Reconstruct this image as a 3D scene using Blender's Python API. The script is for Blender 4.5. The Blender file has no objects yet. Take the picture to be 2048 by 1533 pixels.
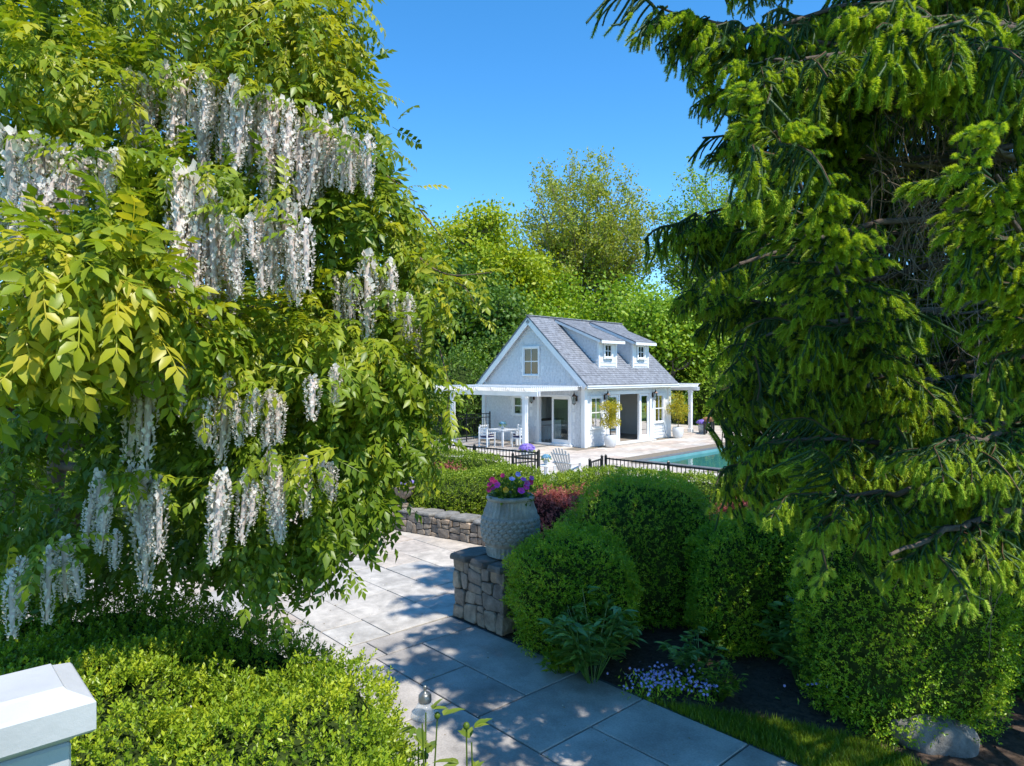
import bpy, math, random
import numpy as np
from mathutils import Matrix, Vector, Euler

sc = bpy.context.scene
COL = sc.collection
RA = math.radians
random.seed(7)

# ------------------------------------------------------------------ camera, sky, sun, exposure
H = 3.3                      # eye height above the garden level
F = 1365.0                   # focal length in photo pixels (2048 wide)
cam_d = bpy.data.cameras.new('camera'); cam = bpy.data.objects.new('camera', cam_d); COL.objects.link(cam)
cam.location = (0, 0, H); cam.rotation_euler = (RA(90), 0, 0)
cam_d.sensor_width = 36; cam_d.lens = 24.0; cam_d.shift_y = -0.0095
cam_d.clip_start = 0.05; cam_d.clip_end = 2000
sc.camera = cam

SUN_EL = 59.0; SUN_AZ = 138.0      # azimuth clockwise from +Y
w = bpy.data.worlds.new('World'); sc.world = w; w.use_nodes = True
nt = w.node_tree; nt.nodes.clear()
sky = nt.nodes.new('ShaderNodeTexSky'); sky.sky_type = 'NISHITA'; sky.sun_disc = False
sky.sun_elevation = RA(SUN_EL); sky.sun_rotation = RA(SUN_AZ)
sky.air_density = 1.0; sky.dust_density = 0.15; sky.ozone_density = 4.0; sky.altitude = 1200
hs = nt.nodes.new('ShaderNodeHueSaturation'); hs.inputs['Saturation'].default_value = 1.27; hs.inputs['Hue'].default_value = 0.495
hs.inputs['Value'].default_value = 1.0
bgn = nt.nodes.new('ShaderNodeBackground'); bgn.inputs['Strength'].default_value = 0.138
wo = nt.nodes.new('ShaderNodeOutputWorld')
nt.links.new(sky.outputs[0], hs.inputs['Color']); nt.links.new(hs.outputs[0], bgn.inputs[0]); nt.links.new(bgn.outputs[0], wo.inputs[0])

sl = bpy.data.lights.new('sun', 'SUN'); sl.energy = 3.1; sl.angle = RA(0.53); sl.color = (1.0, 0.95, 0.86)
so = bpy.data.objects.new('sun', sl); COL.objects.link(so)
sd = Vector((math.sin(RA(SUN_AZ)) * math.cos(RA(SUN_EL)), math.cos(RA(SUN_AZ)) * math.cos(RA(SUN_EL)), math.sin(RA(SUN_EL))))
so.rotation_euler = sd.to_track_quat('Z', 'Y').to_euler(); so.location = (20, -20, 40)

sc.view_settings.view_transform = 'Standard'; sc.view_settings.look = 'None'
sc.view_settings.gamma = 1; sc.view_settings.exposure = 1.08
sc.cycles.max_bounces = 8; sc.cycles.diffuse_bounces = 4; sc.cycles.glossy_bounces = 3
sc.cycles.transmission_bounces = 4; sc.cycles.transparent_max_bounces = 8
sc.cycles.caustics_reflective = False; sc.cycles.caustics_refractive = False

# ------------------------------------------------------------------ helpers
def at(px, py, z=0.0):
    """point at height z that stands where photo pixel (px, py) looks"""
    d = F * (H - z) / (py - 747.0)
    return np.array(((px - 1024.0) * d / F, d, z))
def atd(px, py, d):
    return np.array(((px - 1024.0) * d / F, d, H - (py - 747.0) * d / F))

def rotz(a):
    c, s = math.cos(a), math.sin(a); return np.array(((c, -s, 0), (s, c, 0), (0, 0, 1.0)))
def frame(e1, n, o=(0, 0, 0)):
    """4x4 with x->e1, y->n (outward), z->up, at o"""
    M = np.eye(4); M[:3, 0] = e1; M[:3, 1] = n; M[:3, 2] = (0, 0, 1); M[:3, 3] = o; return M
def norm(v):
    v = np.asarray(v, float); return v / (np.linalg.norm(v, axis=-1, keepdims=True) + 1e-9)

def nz(p, f=1.0, seed=0, oct=3):
    """cheap smooth noise, about -1..1"""
    r = np.random.RandomState(seed); p = np.asarray(p, float); out = np.zeros(p.shape[:-1]); amp = 1.0; tot = 0
    for o in range(oct):
        for k in range(4):
            d = norm(r.normal(size=3)) * f * (0.7 + 0.6 * r.rand())
            out += amp * np.sin(p @ d * 2 * math.pi + r.rand() * 6.28) * 0.5
        tot += amp; amp *= 0.5; f *= 2.1
    return out / tot

class MB:
    def __init__(s): s.v = []; s.f = []; s.n = 0; s.mi = []
    def add(s, verts, faces, mi=0):
        verts = np.asarray(verts, float).reshape(-1, 3); b = s.n
        s.v.append(verts); s.f += [tuple(b + i for i in f) for f in faces]; s.mi += [mi] * len(faces); s.n += len(verts); return s
    def box(s, c, sz, M=None, R=None, ch=0.0, mi=0):
        hx, hy, hz = [q / 2 for q in sz]
        if ch <= 0:
            v = np.array([(x, y, z) for z in (-hz, hz) for y in (-hy, hy) for x in (-hx, hx)], float)
            f = [(0, 2, 3, 1), (4, 5, 7, 6), (0, 1, 5, 4), (2, 6, 7, 3), (0, 4, 6, 2), (1, 3, 7, 5)]
        else:
            v = []; idx = {}
            for sx in (-1, 1):
                for sy in (-1, 1):
                    for sz_ in (-1, 1):
                        for a in range(3):
                            idx[(sx, sy, sz_, a)] = len(v)
                            p = [sx * (hx - ch), sy * (hy - ch), sz_ * (hz - ch)]
                            p[a] = (sx * hx, sy * hy, sz_ * hz)[a]; v.append(p)
            v = np.array(v); f = []
            for a in range(3):
                b_, c_ = (a + 1) % 3, (a + 2) % 3
                for sg in (-1, 1):
                    q = []
                    for (sb, s_c) in ((-1, -1), (1, -1), (1, 1), (-1, 1)):
                        k = [0, 0, 0]; k[a] = sg; k[b_] = sb; k[c_] = s_c; q.append(idx[(*k, a)])
                    f.append(tuple(q if sg > 0 else q[::-1]))
                for sb in (-1, 1):
                    for s_c in (-1, 1):   # edge along a
                        k0 = [0, 0, 0]; k0[a] = -1; k0[b_] = sb; k0[c_] = s_c; k1 = list(k0); k1[a] = 1
                        q = [idx[(*k0, b_)], idx[(*k1, b_)], idx[(*k1, c_)], idx[(*k0, c_)]]
                        f.append(tuple(q if sb * s_c < 0 else q[::-1]))
            for sx in (-1, 1):
                for sy in (-1, 1):
                    for sz_ in (-1, 1):
                        q = [idx[(sx, sy, sz_, a)] for a in range(3)]
                        f.append(tuple(q if sx * sy * sz_ > 0 else q[::-1]))
        if R is not None: v = v @ np.asarray(R).T
        v = v + np.asarray(c, float)
        if M is not None: v = v @ M[:3, :3].T + M[:3, 3]
        return s.add(v, f, mi)
    def prism(s, poly, z0, z1, M=None, mi=0):
        n = len(poly); v = [(x, y, z0) for x, y in poly] + [(x, y, z1) for x, y in poly]
        f = [tuple(range(n))[::-1], tuple(range(n, 2 * n))] + [(i, (i + 1) % n, n + (i + 1) % n, n + i) for i in range(n)]
        v = np.array(v, float)
        if M is not None: v = v @ M[:3, :3].T + M[:3, 3]
        return s.add(v, f, mi)
    def tube(s, pts, rad, n=6, cap=True, mi=0):
        pts = np.asarray(pts, float); k = len(pts)
        rad = np.broadcast_to(np.asarray(rad, float), (k,))
        t = norm(np.gradient(pts, axis=0)); up = np.array((0.13, 0.21, 0.97)) if abs(t[0, 2]) < 0.9 else np.array((1.0, 0.1, 0))
        a = norm(np.cross(t, up)); b = np.cross(t, a)
        th = np.arange(n) * 2 * math.pi / n
        v = pts[:, None, :] + rad[:, None, None] * (np.cos(th)[None, :, None] * a[:, None, :] + np.sin(th)[None, :, None] * b[:, None, :])
        f = [(i * n + j, i * n + (j + 1) % n, (i + 1) * n + (j + 1) % n, (i + 1) * n + j) for i in range(k - 1) for j in range(n)]
        if cap: f += [tuple(range(n)), tuple(range((k - 1) * n, k * n))[::-1]]
        return s.add(v.reshape(-1, 3), f, mi)
    def lathe(s, prof, n=24, c=(0, 0, 0), fr=None, mi=0):
        th = np.arange(n) * 2 * math.pi / n; v = []
        for (r, z) in prof:
            rr = np.full(n, r) if fr is None else fr(r, z, th)
            v.append(np.stack([rr * np.cos(th), rr * np.sin(th), np.full(n, z)], 1))
        v = np.concatenate(v) + np.asarray(c, float); k = len(prof)
        f = [(i * n + j, i * n + (j + 1) % n, (i + 1) * n + (j + 1) % n, (i + 1) * n + j) for i in range(k - 1) for j in range(n)]
        f += [tuple(range(n))[::-1], tuple(range((k - 1) * n, k * n))]
        return s.add(v, f, mi)
    def mesh(s, name, mats, smooth=False, org=None):
        v = np.concatenate(s.v); 
        if org is not None: v = v - np.asarray(org, float)
        me = bpy.data.meshes.new(name); me.from_pydata(v.tolist(), [], s.f)
        for m in (mats if isinstance(mats, (list, tuple)) else [mats]): me.materials.append(m)
        if isinstance(mats, (list, tuple)): me.polygons.foreach_set('material_index', s.mi)
        if smooth: me.polygons.foreach_set('use_smooth', [True] * len(me.polygons))
        me.update(); return me
    def build(s, name, mats, parent=None, smooth=False, org=None):
        return link(name, s.mesh(name, mats, smooth, org), parent)

def link(name, data, parent=None, M=None):
    o = bpy.data.objects.new(name, data); COL.objects.link(o)
    if parent is not None: o.parent = parent
    if M is not None: o.matrix_local = Matrix(np.asarray(M).tolist())
    return o
def tag(o, label=None, cat=None, group=None, kind=None):
    if label: o['label'] = label
    if cat: o['category'] = cat
    if group: o['group'] = group
    if kind: o['kind'] = kind
    return o
def thing(name, label, cat, loc=(0, 0, 0), rz=0.0, group=None):
    o = bpy.data.objects.new(name, None); COL.objects.link(o); o.empty_display_size = 0.2
    o.location = [float(q) for q in loc]; o.rotation_euler = (0, 0, rz); return tag(o, label, cat, group)
def copy_tree(o, parent=None):
    c = o.copy(); COL.objects.link(c); c.parent = parent
    for ch in list(o.children): copy_tree(ch, c)
    return c

def raw_mesh(name, V, Fc, mat, tint=None, smooth=False, org=None):
    """big mesh from numpy arrays; Fc is (n,3) or (n,4); tint per vertex"""
    V = np.asarray(V, np.float32)
    if org is not None: V = V - np.asarray(org, np.float32)
    Fc = np.asarray(Fc, np.int32); n, k = Fc.shape
    me = bpy.data.meshes.new(name); me.vertices.add(len(V)); me.vertices.foreach_set('co', V.ravel())
    me.loops.add(n * k); me.loops.foreach_set('vertex_index', Fc.ravel())
    me.polygons.add(n); me.polygons.foreach_set('loop_start', np.arange(0, n * k, k, dtype=np.int32))
    if smooth: me.polygons.foreach_set('use_smooth', np.ones(n, bool))
    if tint is not None:
        at_ = me.attributes.new('tint', 'FLOAT', 'POINT'); at_.data.foreach_set('value', np.asarray(tint, np.float32))
    me.materials.append(mat); me.update(calc_edges=True); return me

def basis(d, up):
    """rotation matrices (n,3,3): columns x=d, y, z~up"""
    x = norm(d); y = norm(np.cross(up, x)); z = np.cross(x, y)
    return np.stack([x, y, z], -1)
def scatter(T, TF, pos, Rm, scl, tint=None, Ttint=None):
    """copies of template verts T (k,3), tris TF at each pos -> V, F, tint"""
    n, k = len(pos), len(T); scl = np.broadcast_to(scl, (n,))
    V = np.einsum('nij,kj->nki', Rm, T) * scl[:, None, None] + pos[:, None, :]
    Fc = (TF[None] + (np.arange(n) * k)[:, None, None]).reshape(-1, TF.shape[1])
    if tint is None: tint = np.random.RandomState(1).rand(n)
    t = np.repeat(np.asarray(tint)[:, None], k, 1)
    if Ttint is not None: t = t + Ttint[None]
    return V.reshape(-1, 3), Fc, t.ravel()
def join(parts):
    V, Fs, Ts = [], [], []; o = 0
    for v, f, t in parts: V.append(v); Fs.append(f + o); Ts.append(t); o += len(v)
    return np.concatenate(V), np.concatenate(Fs), np.concatenate(Ts)

# ------------------------------------------------------------------ materials
def nmat(name):
    m = bpy.data.materials.new(name); m.use_nodes = True; t = m.node_tree; b = t.nodes['Principled BSDF']; return m, t, b
def N(t, ty, **kw):
    n = t.nodes.new(ty)
    for k, v in kw.items():
        if k in n.inputs: n.inputs[k].default_value = v
        else: setattr(n, k, v)
    return n
def ramp(t, stops):
    r = t.nodes.new('ShaderNodeValToRGB'); e = r.color_ramp.elements
    while len(e) < len(stops): e.new(0.5)
    for i, (p, c) in enumerate(stops): e[i].position = p; e[i].color = (*c, 1)
    return r
def plain(name, col, rough=0.5, metal=0.0, var=0.12, scale=6.0, bump=0.0, spec=0.5, objvar=0.0, obj_coord=True):
    m, t, b = nmat(name); L = t.links.new
    tc = N(t, 'ShaderNodeTexCoord'); no = N(t, 'ShaderNodeTexNoise', Scale=scale, Detail=5.0, Roughness=0.6); L(tc.outputs['Object'], no.inputs['Vector'])
    lo = [c * (1 - var) for c in col]; hi = [min(1, c * (1 + var)) for c in col]
    r = ramp(t, [(0.3, lo), (0.7, hi)]); L(no.outputs['Fac'], r.inputs[0]); out = r.outputs[0]
    if objvar > 0:
        oi = N(t, 'ShaderNodeObjectInfo'); h = N(t, 'ShaderNodeHueSaturation'); mr = N(t, 'ShaderNodeMapRange')
        mr.inputs['To Min'].default_value = 1 - objvar; mr.inputs['To Max'].default_value = 1 + objvar
        L(oi.outputs['Random'], mr.inputs[0]); L(mr.outputs[0], h.inputs['Value']); L(out, h.inputs['Color']); out = h.outputs[0]
    L(out, b.inputs['Base Color']); b.inputs['Roughness'].default_value = rough; b.inputs['Metallic'].default_value = metal
    b.inputs['Specular IOR Level'].default_value = spec
    if bump > 0:
        n2 = N(t, 'ShaderNodeTexNoise', Scale=scale * 6, Detail=6.0, Roughness=0.65); L(tc.outputs['Object'], n2.inputs['Vector'])
        bp = N(t, 'ShaderNodeBump', Strength=bump, Distance=0.01); L(n2.outputs['Fac'], bp.inputs['Height']); L(bp.outputs[0], b.inputs['Normal'])
    return m
def leafmat(name, stops, rough=0.42, trans=0.35, spec=0.4, tcol=(1.25, 1.2, 0.55), objvar=0.0, bump=0.0):
    """leaf: colour from the per-leaf tint, light shining through"""
    m, t, b = nmat(name); L = t.links.new
    a = N(t, 'ShaderNodeAttribute', attribute_name='tint'); fac = a.outputs['Fac']
    if objvar > 0:
        oi = N(t, 'ShaderNodeObjectInfo'); ma = N(t, 'ShaderNodeMath', operation='MULTIPLY_ADD'); ma.inputs[1].default_value = objvar; ad = N(t, 'ShaderNodeMath', operation='SUBTRACT')
        L(oi.outputs['Random'], ma.inputs[0]); L(fac, ma.inputs[2]); ad.inputs[1].default_value = objvar / 2; L(ma.outputs[0], ad.inputs[0]); fac = ad.outputs[0]
    r = ramp(t, stops); L(fac, r.inputs[0]); L(r.outputs[0], b.inputs['Base Color'])
    b.inputs['Roughness'].default_value = rough; b.inputs['Specular IOR Level'].default_value = spec
    if trans > 0:
        mu = N(t, 'ShaderNodeMix', data_type='RGBA', blend_type='MULTIPLY'); mu.inputs[0].default_value = 1.0
        L(r.outputs[0], mu.inputs[6]); mu.inputs[7].default_value = (*tcol, 1)
        tr = N(t, 'ShaderNodeBsdfTranslucent'); L(mu.outputs[2], tr.inputs[0])
        mx = N(t, 'ShaderNodeMixShader'); mx.inputs[0].default_value = trans
        L(b.outputs[0], mx.inputs[1]); L(tr.outputs[0], mx.inputs[2]); L(mx.outputs[0], t.nodes['Material Output'].inputs[0])
    return m
def glass(name, tint=(0.8, 0.86, 0.86), op=0.0, ior=1.45):
    m, t, b = nmat(name); L = t.links.new; t.nodes.remove(b)
    tr = N(t, 'ShaderNodeBsdfTransparent'); tr.inputs[0].default_value = (*tint, 1)
    gl = N(t, 'ShaderNodeBsdfGlossy'); gl.inputs['Roughness'].default_value = 0.02
    fr = N(t, 'ShaderNodeFresnel'); fr.inputs[0].default_value = ior
    mx = N(t, 'ShaderNodeMixShader'); L(fr.outputs[0], mx.inputs[0]); L(tr.outputs[0], mx.inputs[1]); L(gl.outputs[0], mx.inputs[2])
    L(mx.outputs[0], t.nodes['Material Output'].inputs[0]); return m

M_white = plain('white_paint', (0.78, 0.78, 0.77), 0.45, var=0.04, scale=3, bump=0.05)
M_trim = plain('white_trim', (0.80, 0.80, 0.79), 0.4, var=0.03, scale=3)
M_wallsh = plain('white_shingle', (0.66, 0.66, 0.66), 0.6, var=0.12, scale=9, bump=0.3)
M_roof = plain('grey_roof_shingle', (0.20, 0.21, 0.235), 0.8, var=0.35, scale=5, bump=0.6)
M_dark = plain('dark_glass', (0.02, 0.025, 0.025), 0.05, var=0.2, spec=0.8)
M_glass = glass('clear_pane')
M_black = plain('black_iron', (0.012, 0.012, 0.014), 0.4, var=0.2, spec=0.5)
M_inter = plain('interior_paint', (0.55, 0.56, 0.57), 0.7, var=0.05)
M_ifloor = plain('interior_floor', (0.32, 0.27, 0.22), 0.4, var=0.15)
M_bronze = plain('bronze_lantern', (0.06, 0.035, 0.025), 0.4, metal=0.6, var=0.2)
M_bark = plain('bark', (0.095, 0.07, 0.052), 0.9, var=0.4, scale=9, bump=0.8)
M_barkg = plain('grey_bark', (0.19, 0.165, 0.14), 0.9, var=0.3, scale=7, bump=0.8)
M_vine = plain('vine_bark', (0.13, 0.088, 0.062), 0.85, var=0.35, scale=14, bump=0.7)
M_twig = plain('dead_twig', (0.20, 0.15, 0.105), 0.9, var=0.3, scale=10)
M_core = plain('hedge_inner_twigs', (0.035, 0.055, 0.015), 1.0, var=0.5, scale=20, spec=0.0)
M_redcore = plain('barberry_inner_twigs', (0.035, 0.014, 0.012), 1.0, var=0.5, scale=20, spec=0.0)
M_navy = plain('navy_cushion', (0.02, 0.02, 0.08), 0.8, var=0.1)
M_pot = plain('white_ceramic', (0.62, 0.62, 0.61), 0.35, var=0.08, scale=4, bump=0.1)
M_soil = plain('soil', (0.035, 0.024, 0.016), 1.0, var=0.4, scale=30, bump=0.6)
M_sofa = plain('sofa_linen', (0.42, 0.33, 0.25), 0.9, var=0.1)
M_cush = plain('cushion', (0.6, 0.58, 0.55), 0.9, var=0.1)
M_stool = plain('stool_white', (0.7, 0.7, 0.7), 0.5, var=0.05)
M_brown = plain('teak_top', (0.28, 0.13, 0.06), 0.55, var=0.3, scale=8)

def stone_mat(name, cols, rough=0.85, scale=7.0, bump=0.7, lichen=0.35):
    m, t, b = nmat(name); L = t.links.new
    oi = N(t, 'ShaderNodeObjectInfo'); r = ramp(t, [(i / max(1, len(cols) - 1), c) for i, c in enumerate(cols)]); L(oi.outputs['Random'], r.inputs[0])
    tc = N(t, 'ShaderNodeTexCoord'); ad = N(t, 'ShaderNodeVectorMath', operation='ADD'); L(tc.outputs['Object'], ad.inputs[0]); L(oi.outputs['Location'], ad.inputs[1])
    no = N(t, 'ShaderNodeTexNoise', Scale=scale, Detail=7.0, Roughness=0.65); L(ad.outputs[0], no.inputs['Vector'])
    mr = N(t, 'ShaderNodeMapRange'); mr.inputs['From Min'].default_value = 0.3; mr.inputs['From Max'].default_value = 0.7; mr.inputs['To Min'].default_value = 1 - lichen; mr.inputs['To Max'].default_value = 1 + lichen
    L(no.outputs['Fac'], mr.inputs[0]); h = N(t, 'ShaderNodeHueSaturation'); L(r.outputs[0], h.inputs['Color'])
    n3 = N(t, 'ShaderNodeTexNoise', Scale=scale * .35, Detail=3.0, Distortion=1.2); L(ad.outputs[0], n3.inputs['Vector']); m3 = N(t, 'ShaderNodeMapRange'); m3.inputs['From Min'].default_value = .35; m3.inputs['From Max'].default_value = .62; m3.inputs['To Min'].default_value = .78; m3.inputs['To Max'].default_value = 1.06; L(n3.outputs['Fac'], m3.inputs[0])
    n4 = N(t, 'ShaderNodeTexNoise', Scale=scale * 22, Detail=2.0); L(ad.outputs[0], n4.inputs['Vector']); m4 = N(t, 'ShaderNodeMapRange'); m4.inputs['From Min'].default_value = .3; m4.inputs['From Max'].default_value = .7; m4.inputs['To Min'].default_value = .86; m4.inputs['To Max'].default_value = 1.1; L(n4.outputs['Fac'], m4.inputs[0])
    k1 = N(t, 'ShaderNodeMath', operation='MULTIPLY'); L(mr.outputs[0], k1.inputs[0]); L(m3.outputs[0], k1.inputs[1]); k2 = N(t, 'ShaderNodeMath', operation='MULTIPLY'); L(k1.outputs[0], k2.inputs[0]); L(m4.outputs[0], k2.inputs[1]); L(k2.outputs[0], h.inputs['Value'])
    L(h.outputs[0], b.inputs['Base Color']); b.inputs['Roughness'].default_value = rough; b.inputs['Specular IOR Level'].default_value = 0.3
    n2 = N(t, 'ShaderNodeTexNoise', Scale=scale * 5, Detail=7.0, Roughness=0.7); L(ad.outputs[0], n2.inputs['Vector'])
    bp = N(t, 'ShaderNodeBump', Strength=bump, Distance=0.012); L(n2.outputs['Fac'], bp.inputs['Height']); L(bp.outputs[0], b.inputs['Normal'])
    return m
M_rubble = stone_mat('fieldstone', [(0.27, 0.215, 0.165), (0.15, 0.14, 0.13), (0.36, 0.27, 0.19), (0.21, 0.18, 0.155), (0.40, 0.32, 0.235), (0.17, 0.155, 0.145)], lichen=0.45)
M_cap = stone_mat('capstone', [(0.24, 0.225, 0.20), (0.19, 0.185, 0.175), (0.27, 0.25, 0.22)], lichen=0.4)
M_pcap = stone_mat('dark_capstone', [(0.12, 0.115, 0.11), (0.17, 0.155, 0.135), (0.10, 0.10, 0.10)], lichen=0.4)
M_mortar = plain('mortar', (0.05, 0.042, 0.035), 0.95, var=0.3, scale=20, bump=0.5)
M_granite = stone_mat('granite_paver', [(0.50, 0.455, 0.40), (0.44, 0.415, 0.38), (0.53, 0.475, 0.41), (0.48, 0.40, 0.33), (0.46, 0.425, 0.385)], rough=0.75, scale=6, bump=0.35, lichen=0.2)
M_blue = stone_mat('bluestone', [(0.38, 0.345, 0.315), (0.45, 0.41, 0.37), (0.34, 0.31, 0.285), (0.42, 0.38, 0.34), (0.47, 0.43, 0.385)], rough=0.65, scale=2.4, bump=0.3, lichen=0.28)
M_deckst = stone_mat('deck_paver', [(0.54, 0.46, 0.38), (0.57, 0.51, 0.44), (0.50, 0.40, 0.33), (0.58, 0.54, 0.49), (0.53, 0.43, 0.34)], rough=0.75, scale=3, bump=0.2, lichen=0.12)
M_joint = plain('sand_joint', (0.20, 0.165, 0.12), 0.95, var=0.25, scale=15, bump=0.4)
M_bjoint = plain('dark_joint', (0.10, 0.10, 0.10), 0.95, var=0.3, scale=15, bump=0.4)
M_urn = stone_mat('cast_stone', [(0.36, 0.345, 0.31), (0.40, 0.38, 0.34)], rough=0.85, scale=5, bump=0.5, lichen=0.35)
M_terr = plain('weathered_urn', (0.24, 0.19, 0.15), 0.85, var=0.3, scale=9, bump=0.5)
M_mulch = plain('mulch', (0.085, 0.055, 0.038), 1.0, var=0.6, scale=18, bump=1.0)
M_boul = stone_mat('granite_boulder', [(0.20, 0.195, 0.18), (0.22, 0.21, 0.195)], scale=6, bump=0.9, lichen=0.5)

# grass / lawn ground
def lawn_mat():
    m, t, b = nmat('lawn'); L = t.links.new; tc = N(t, 'ShaderNodeTexCoord')
    n1 = N(t, 'ShaderNodeTexNoise', Scale=0.35, Detail=4.0); n2 = N(t, 'ShaderNodeTexNoise', Scale=40.0, Detail=5.0)
    L(tc.outputs['Object'], n1.inputs['Vector']); L(tc.outputs['Object'], n2.inputs['Vector'])
    ad = N(t, 'ShaderNodeMath', operation='ADD'); L(n1.outputs['Fac'], ad.inputs[0]); L(n2.outputs['Fac'], ad.inputs[1])
    r = ramp(t, [(0.7 / 2, (0.05, 0.09, 0.012)), (0.65, (0.12, 0.20, 0.03))]); mu = N(t, 'ShaderNodeMath', operation='MULTIPLY'); mu.inputs[1].default_value = 0.5
    L(ad.outputs[0], mu.inputs[0]); L(mu.outputs[0], r.inputs[0]); L(r.outputs[0], b.inputs['Base Color']); b.inputs['Roughness'].default_value = 0.9
    bp = N(t, 'ShaderNodeBump', Strength=0.8, Distance=0.03); L(n2.outputs['Fac'], bp.inputs['Height']); L(bp.outputs[0], b.inputs['Normal']); return m
M_lawn = lawn_mat()

# foliage
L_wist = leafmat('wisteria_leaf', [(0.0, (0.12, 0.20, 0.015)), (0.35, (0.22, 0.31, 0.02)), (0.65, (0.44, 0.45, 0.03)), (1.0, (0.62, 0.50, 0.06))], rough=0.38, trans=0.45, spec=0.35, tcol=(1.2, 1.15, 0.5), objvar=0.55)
L_flower = leafmat('wisteria_flower', [(0.0, (0.76, 0.63, 0.58)), (0.5, (0.88, 0.80, 0.73)), (1.0, (0.93, 0.88, 0.81))], rough=0.6, trans=0.36, spec=0.2, tcol=(1, 0.97, 0.95))
L_hedge = leafmat('holly_leaf', [(0.0, (0.10, 0.19, 0.014)), (0.5, (0.26, 0.37, 0.02)), (1.0, (0.48, 0.53, 0.03))], rough=0.38, trans=0.33, spec=0.35)
L_box = leafmat('boxwood_leaf', [(0.0, (0.11, 0.26, 0.016)), (0.55, (0.27, 0.45, 0.022)), (1.0, (0.50, 0.58, 0.03))], rough=0.36, trans=0.3, spec=0.4)
L_hedge2 = leafmat('clipped_hedge_leaf', [(0.0, (0.08, 0.16, 0.012)), (0.5, (0.20, 0.30, 0.016)), (1.0, (0.36, 0.43, 0.03))], rough=0.4, trans=0.33)
L_barb = leafmat('barberry_leaf', [(0.0, (0.22, 0.045, 0.04)), (0.5, (0.44, 0.12, 0.10)), (1.0, (0.58, 0.23, 0.17))], rough=0.45, trans=0.3, tcol=(1.3, 0.7, 0.6))
L_peony = leafmat('peony_leaf', [(0.0, (0.10, 0.20, 0.035)), (1.0, (0.23, 0.36, 0.06))], rough=0.3, trans=0.2, spec=0.5)
L_bud = leafmat('peony_bright_leaf', [(0.0, (0.12, 0.19, 0.02)), (1.0, (0.26, 0.31, 0.04))], rough=0.35, trans=0.35)
L_potsh = leafmat('yellow_shrub_leaf', [(0.0, (0.26, 0.26, 0.012)), (1.0, (0.60, 0.50, 0.03))], rough=0.4, trans=0.35)
L_yg = leafmat('yellow_green_leaf', [(0.0, (0.19, 0.28, 0.012)), (0.6, (0.34, 0.43, 0.02)), (1.0, (0.50, 0.52, 0.03))], rough=0.5, trans=0.42)
L_mid = leafmat('mid_green_leaf', [(0.0, (0.12, 0.23, 0.014)), (0.6, (0.26, 0.41, 0.022)), (1.0, (0.42, 0.52, 0.04))], rough=0.5, trans=0.4)
L_dk = leafmat('deep_green_leaf', [(0.0, (0.05, 0.11, 0.014)), (0.7, (0.12, 0.22, 0.022)), (1.0, (0.22, 0.32, 0.03))], rough=0.45, trans=0.3)
L_pale = leafmat('pale_new_leaf', [(0.0, (0.22, 0.27, 0.03)), (1.0, (0.44, 0.48, 0.06))], rough=0.5, trans=0.4)
L_spr = leafmat('spruce', [(0.0, (0.13, 0.075, 0.04)), (0.22, (0.17, 0.10, 0.055)), (0.26, (0.035, 0.085, 0.025)), (0.55, (0.09, 0.18, 0.04)), (0.60, (0.24, 0.41, 0.03)), (1.0, (0.54, 0.64, 0.06))], rough=0.5, trans=0.38, spec=0.35)
L_grass = leafmat('grass_blade', [(0.0, (0.10, 0.19, 0.012)), (1.0, (0.30, 0.40, 0.03))], rough=0.4, trans=0.4)
L_phlox = leafmat('phlox_petal', [(0.0, (0.36, 0.33, 0.75)), (1.0, (0.58, 0.55, 0.92))], rough=0.6, trans=0.25, tcol=(1, 0.95, 1.1))
L_purp = leafmat('purple_petal', [(0.0, (0.22, 0.13, 0.55)), (1.0, (0.42, 0.32, 0.78))], rough=0.6, trans=0.25, tcol=(1, 0.9, 1.1))
L_hyd = leafmat('blue_hydrangea_petal', [(0.0, (0.10, 0.28, 0.42)), (1.0, (0.25, 0.48, 0.62))], rough=0.6, trans=0.2, tcol=(0.9, 1, 1.1))
M_mag = plain('magenta_petal', (0.75, 0.05, 0.42), 0.6, var=0.2, scale=40)
M_crim = plain('crimson_petal', (0.62, 0.02, 0.16), 0.6, var=0.2, scale=40)
M_violet = plain('violet_petal', (0.60, 0.14, 0.55), 0.6, var=0.2, scale=40)
M_blueP = plain('pale_blue_petal', (0.25, 0.30, 0.75), 0.6, var=0.2, scale=40)
M_yelP = plain('yellow_petal', (0.75, 0.42, 0.02), 0.6, var=0.2, scale=40)

# leaf templates -------------------------------------------------------------
T4 = np.array([(0, 0, 0), (0.5, 0.27, 0.05), (1, 0, -0.06), (0.5, -0.27, 0.05)], float); T4F = np.array([(0, 2, 1), (0, 3, 2)])
def rot_axes(d, up):
    return basis(np.asarray(d, float)[None], np.asarray(up, float)[None])[0]
def sprig(seed, nl=7, length=0.05, leaf=0.022, open_=0.75):
    """upright twig tip along +x with whorled leaves, a terminal rosette"""
    r = np.random.RandomState(seed); P, D = [], []
    for i in range(nl):
        u = (i + 0.5) / nl; a = i * 2.4 + r.rand(); sp = open_ * (1.15 - 0.6 * u)
        P.append((u * length, 0, 0)); D.append((1.0 - 0.5 * sp, sp * math.cos(a), sp * math.sin(a)))
    P, D = np.array(P), norm(np.array(D)); up = norm(np.cross(D, r.normal(size=(nl, 3))) * 0.35 + np.array((1, 0, 0)))
    v, f, t = scatter(T4, T4F, P, basis(D, up), leaf * (0.8 + 0.4 * r.rand(nl)), tint=(np.linspace(-0.12, 0.14, nl)))
    return v, f, t

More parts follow.
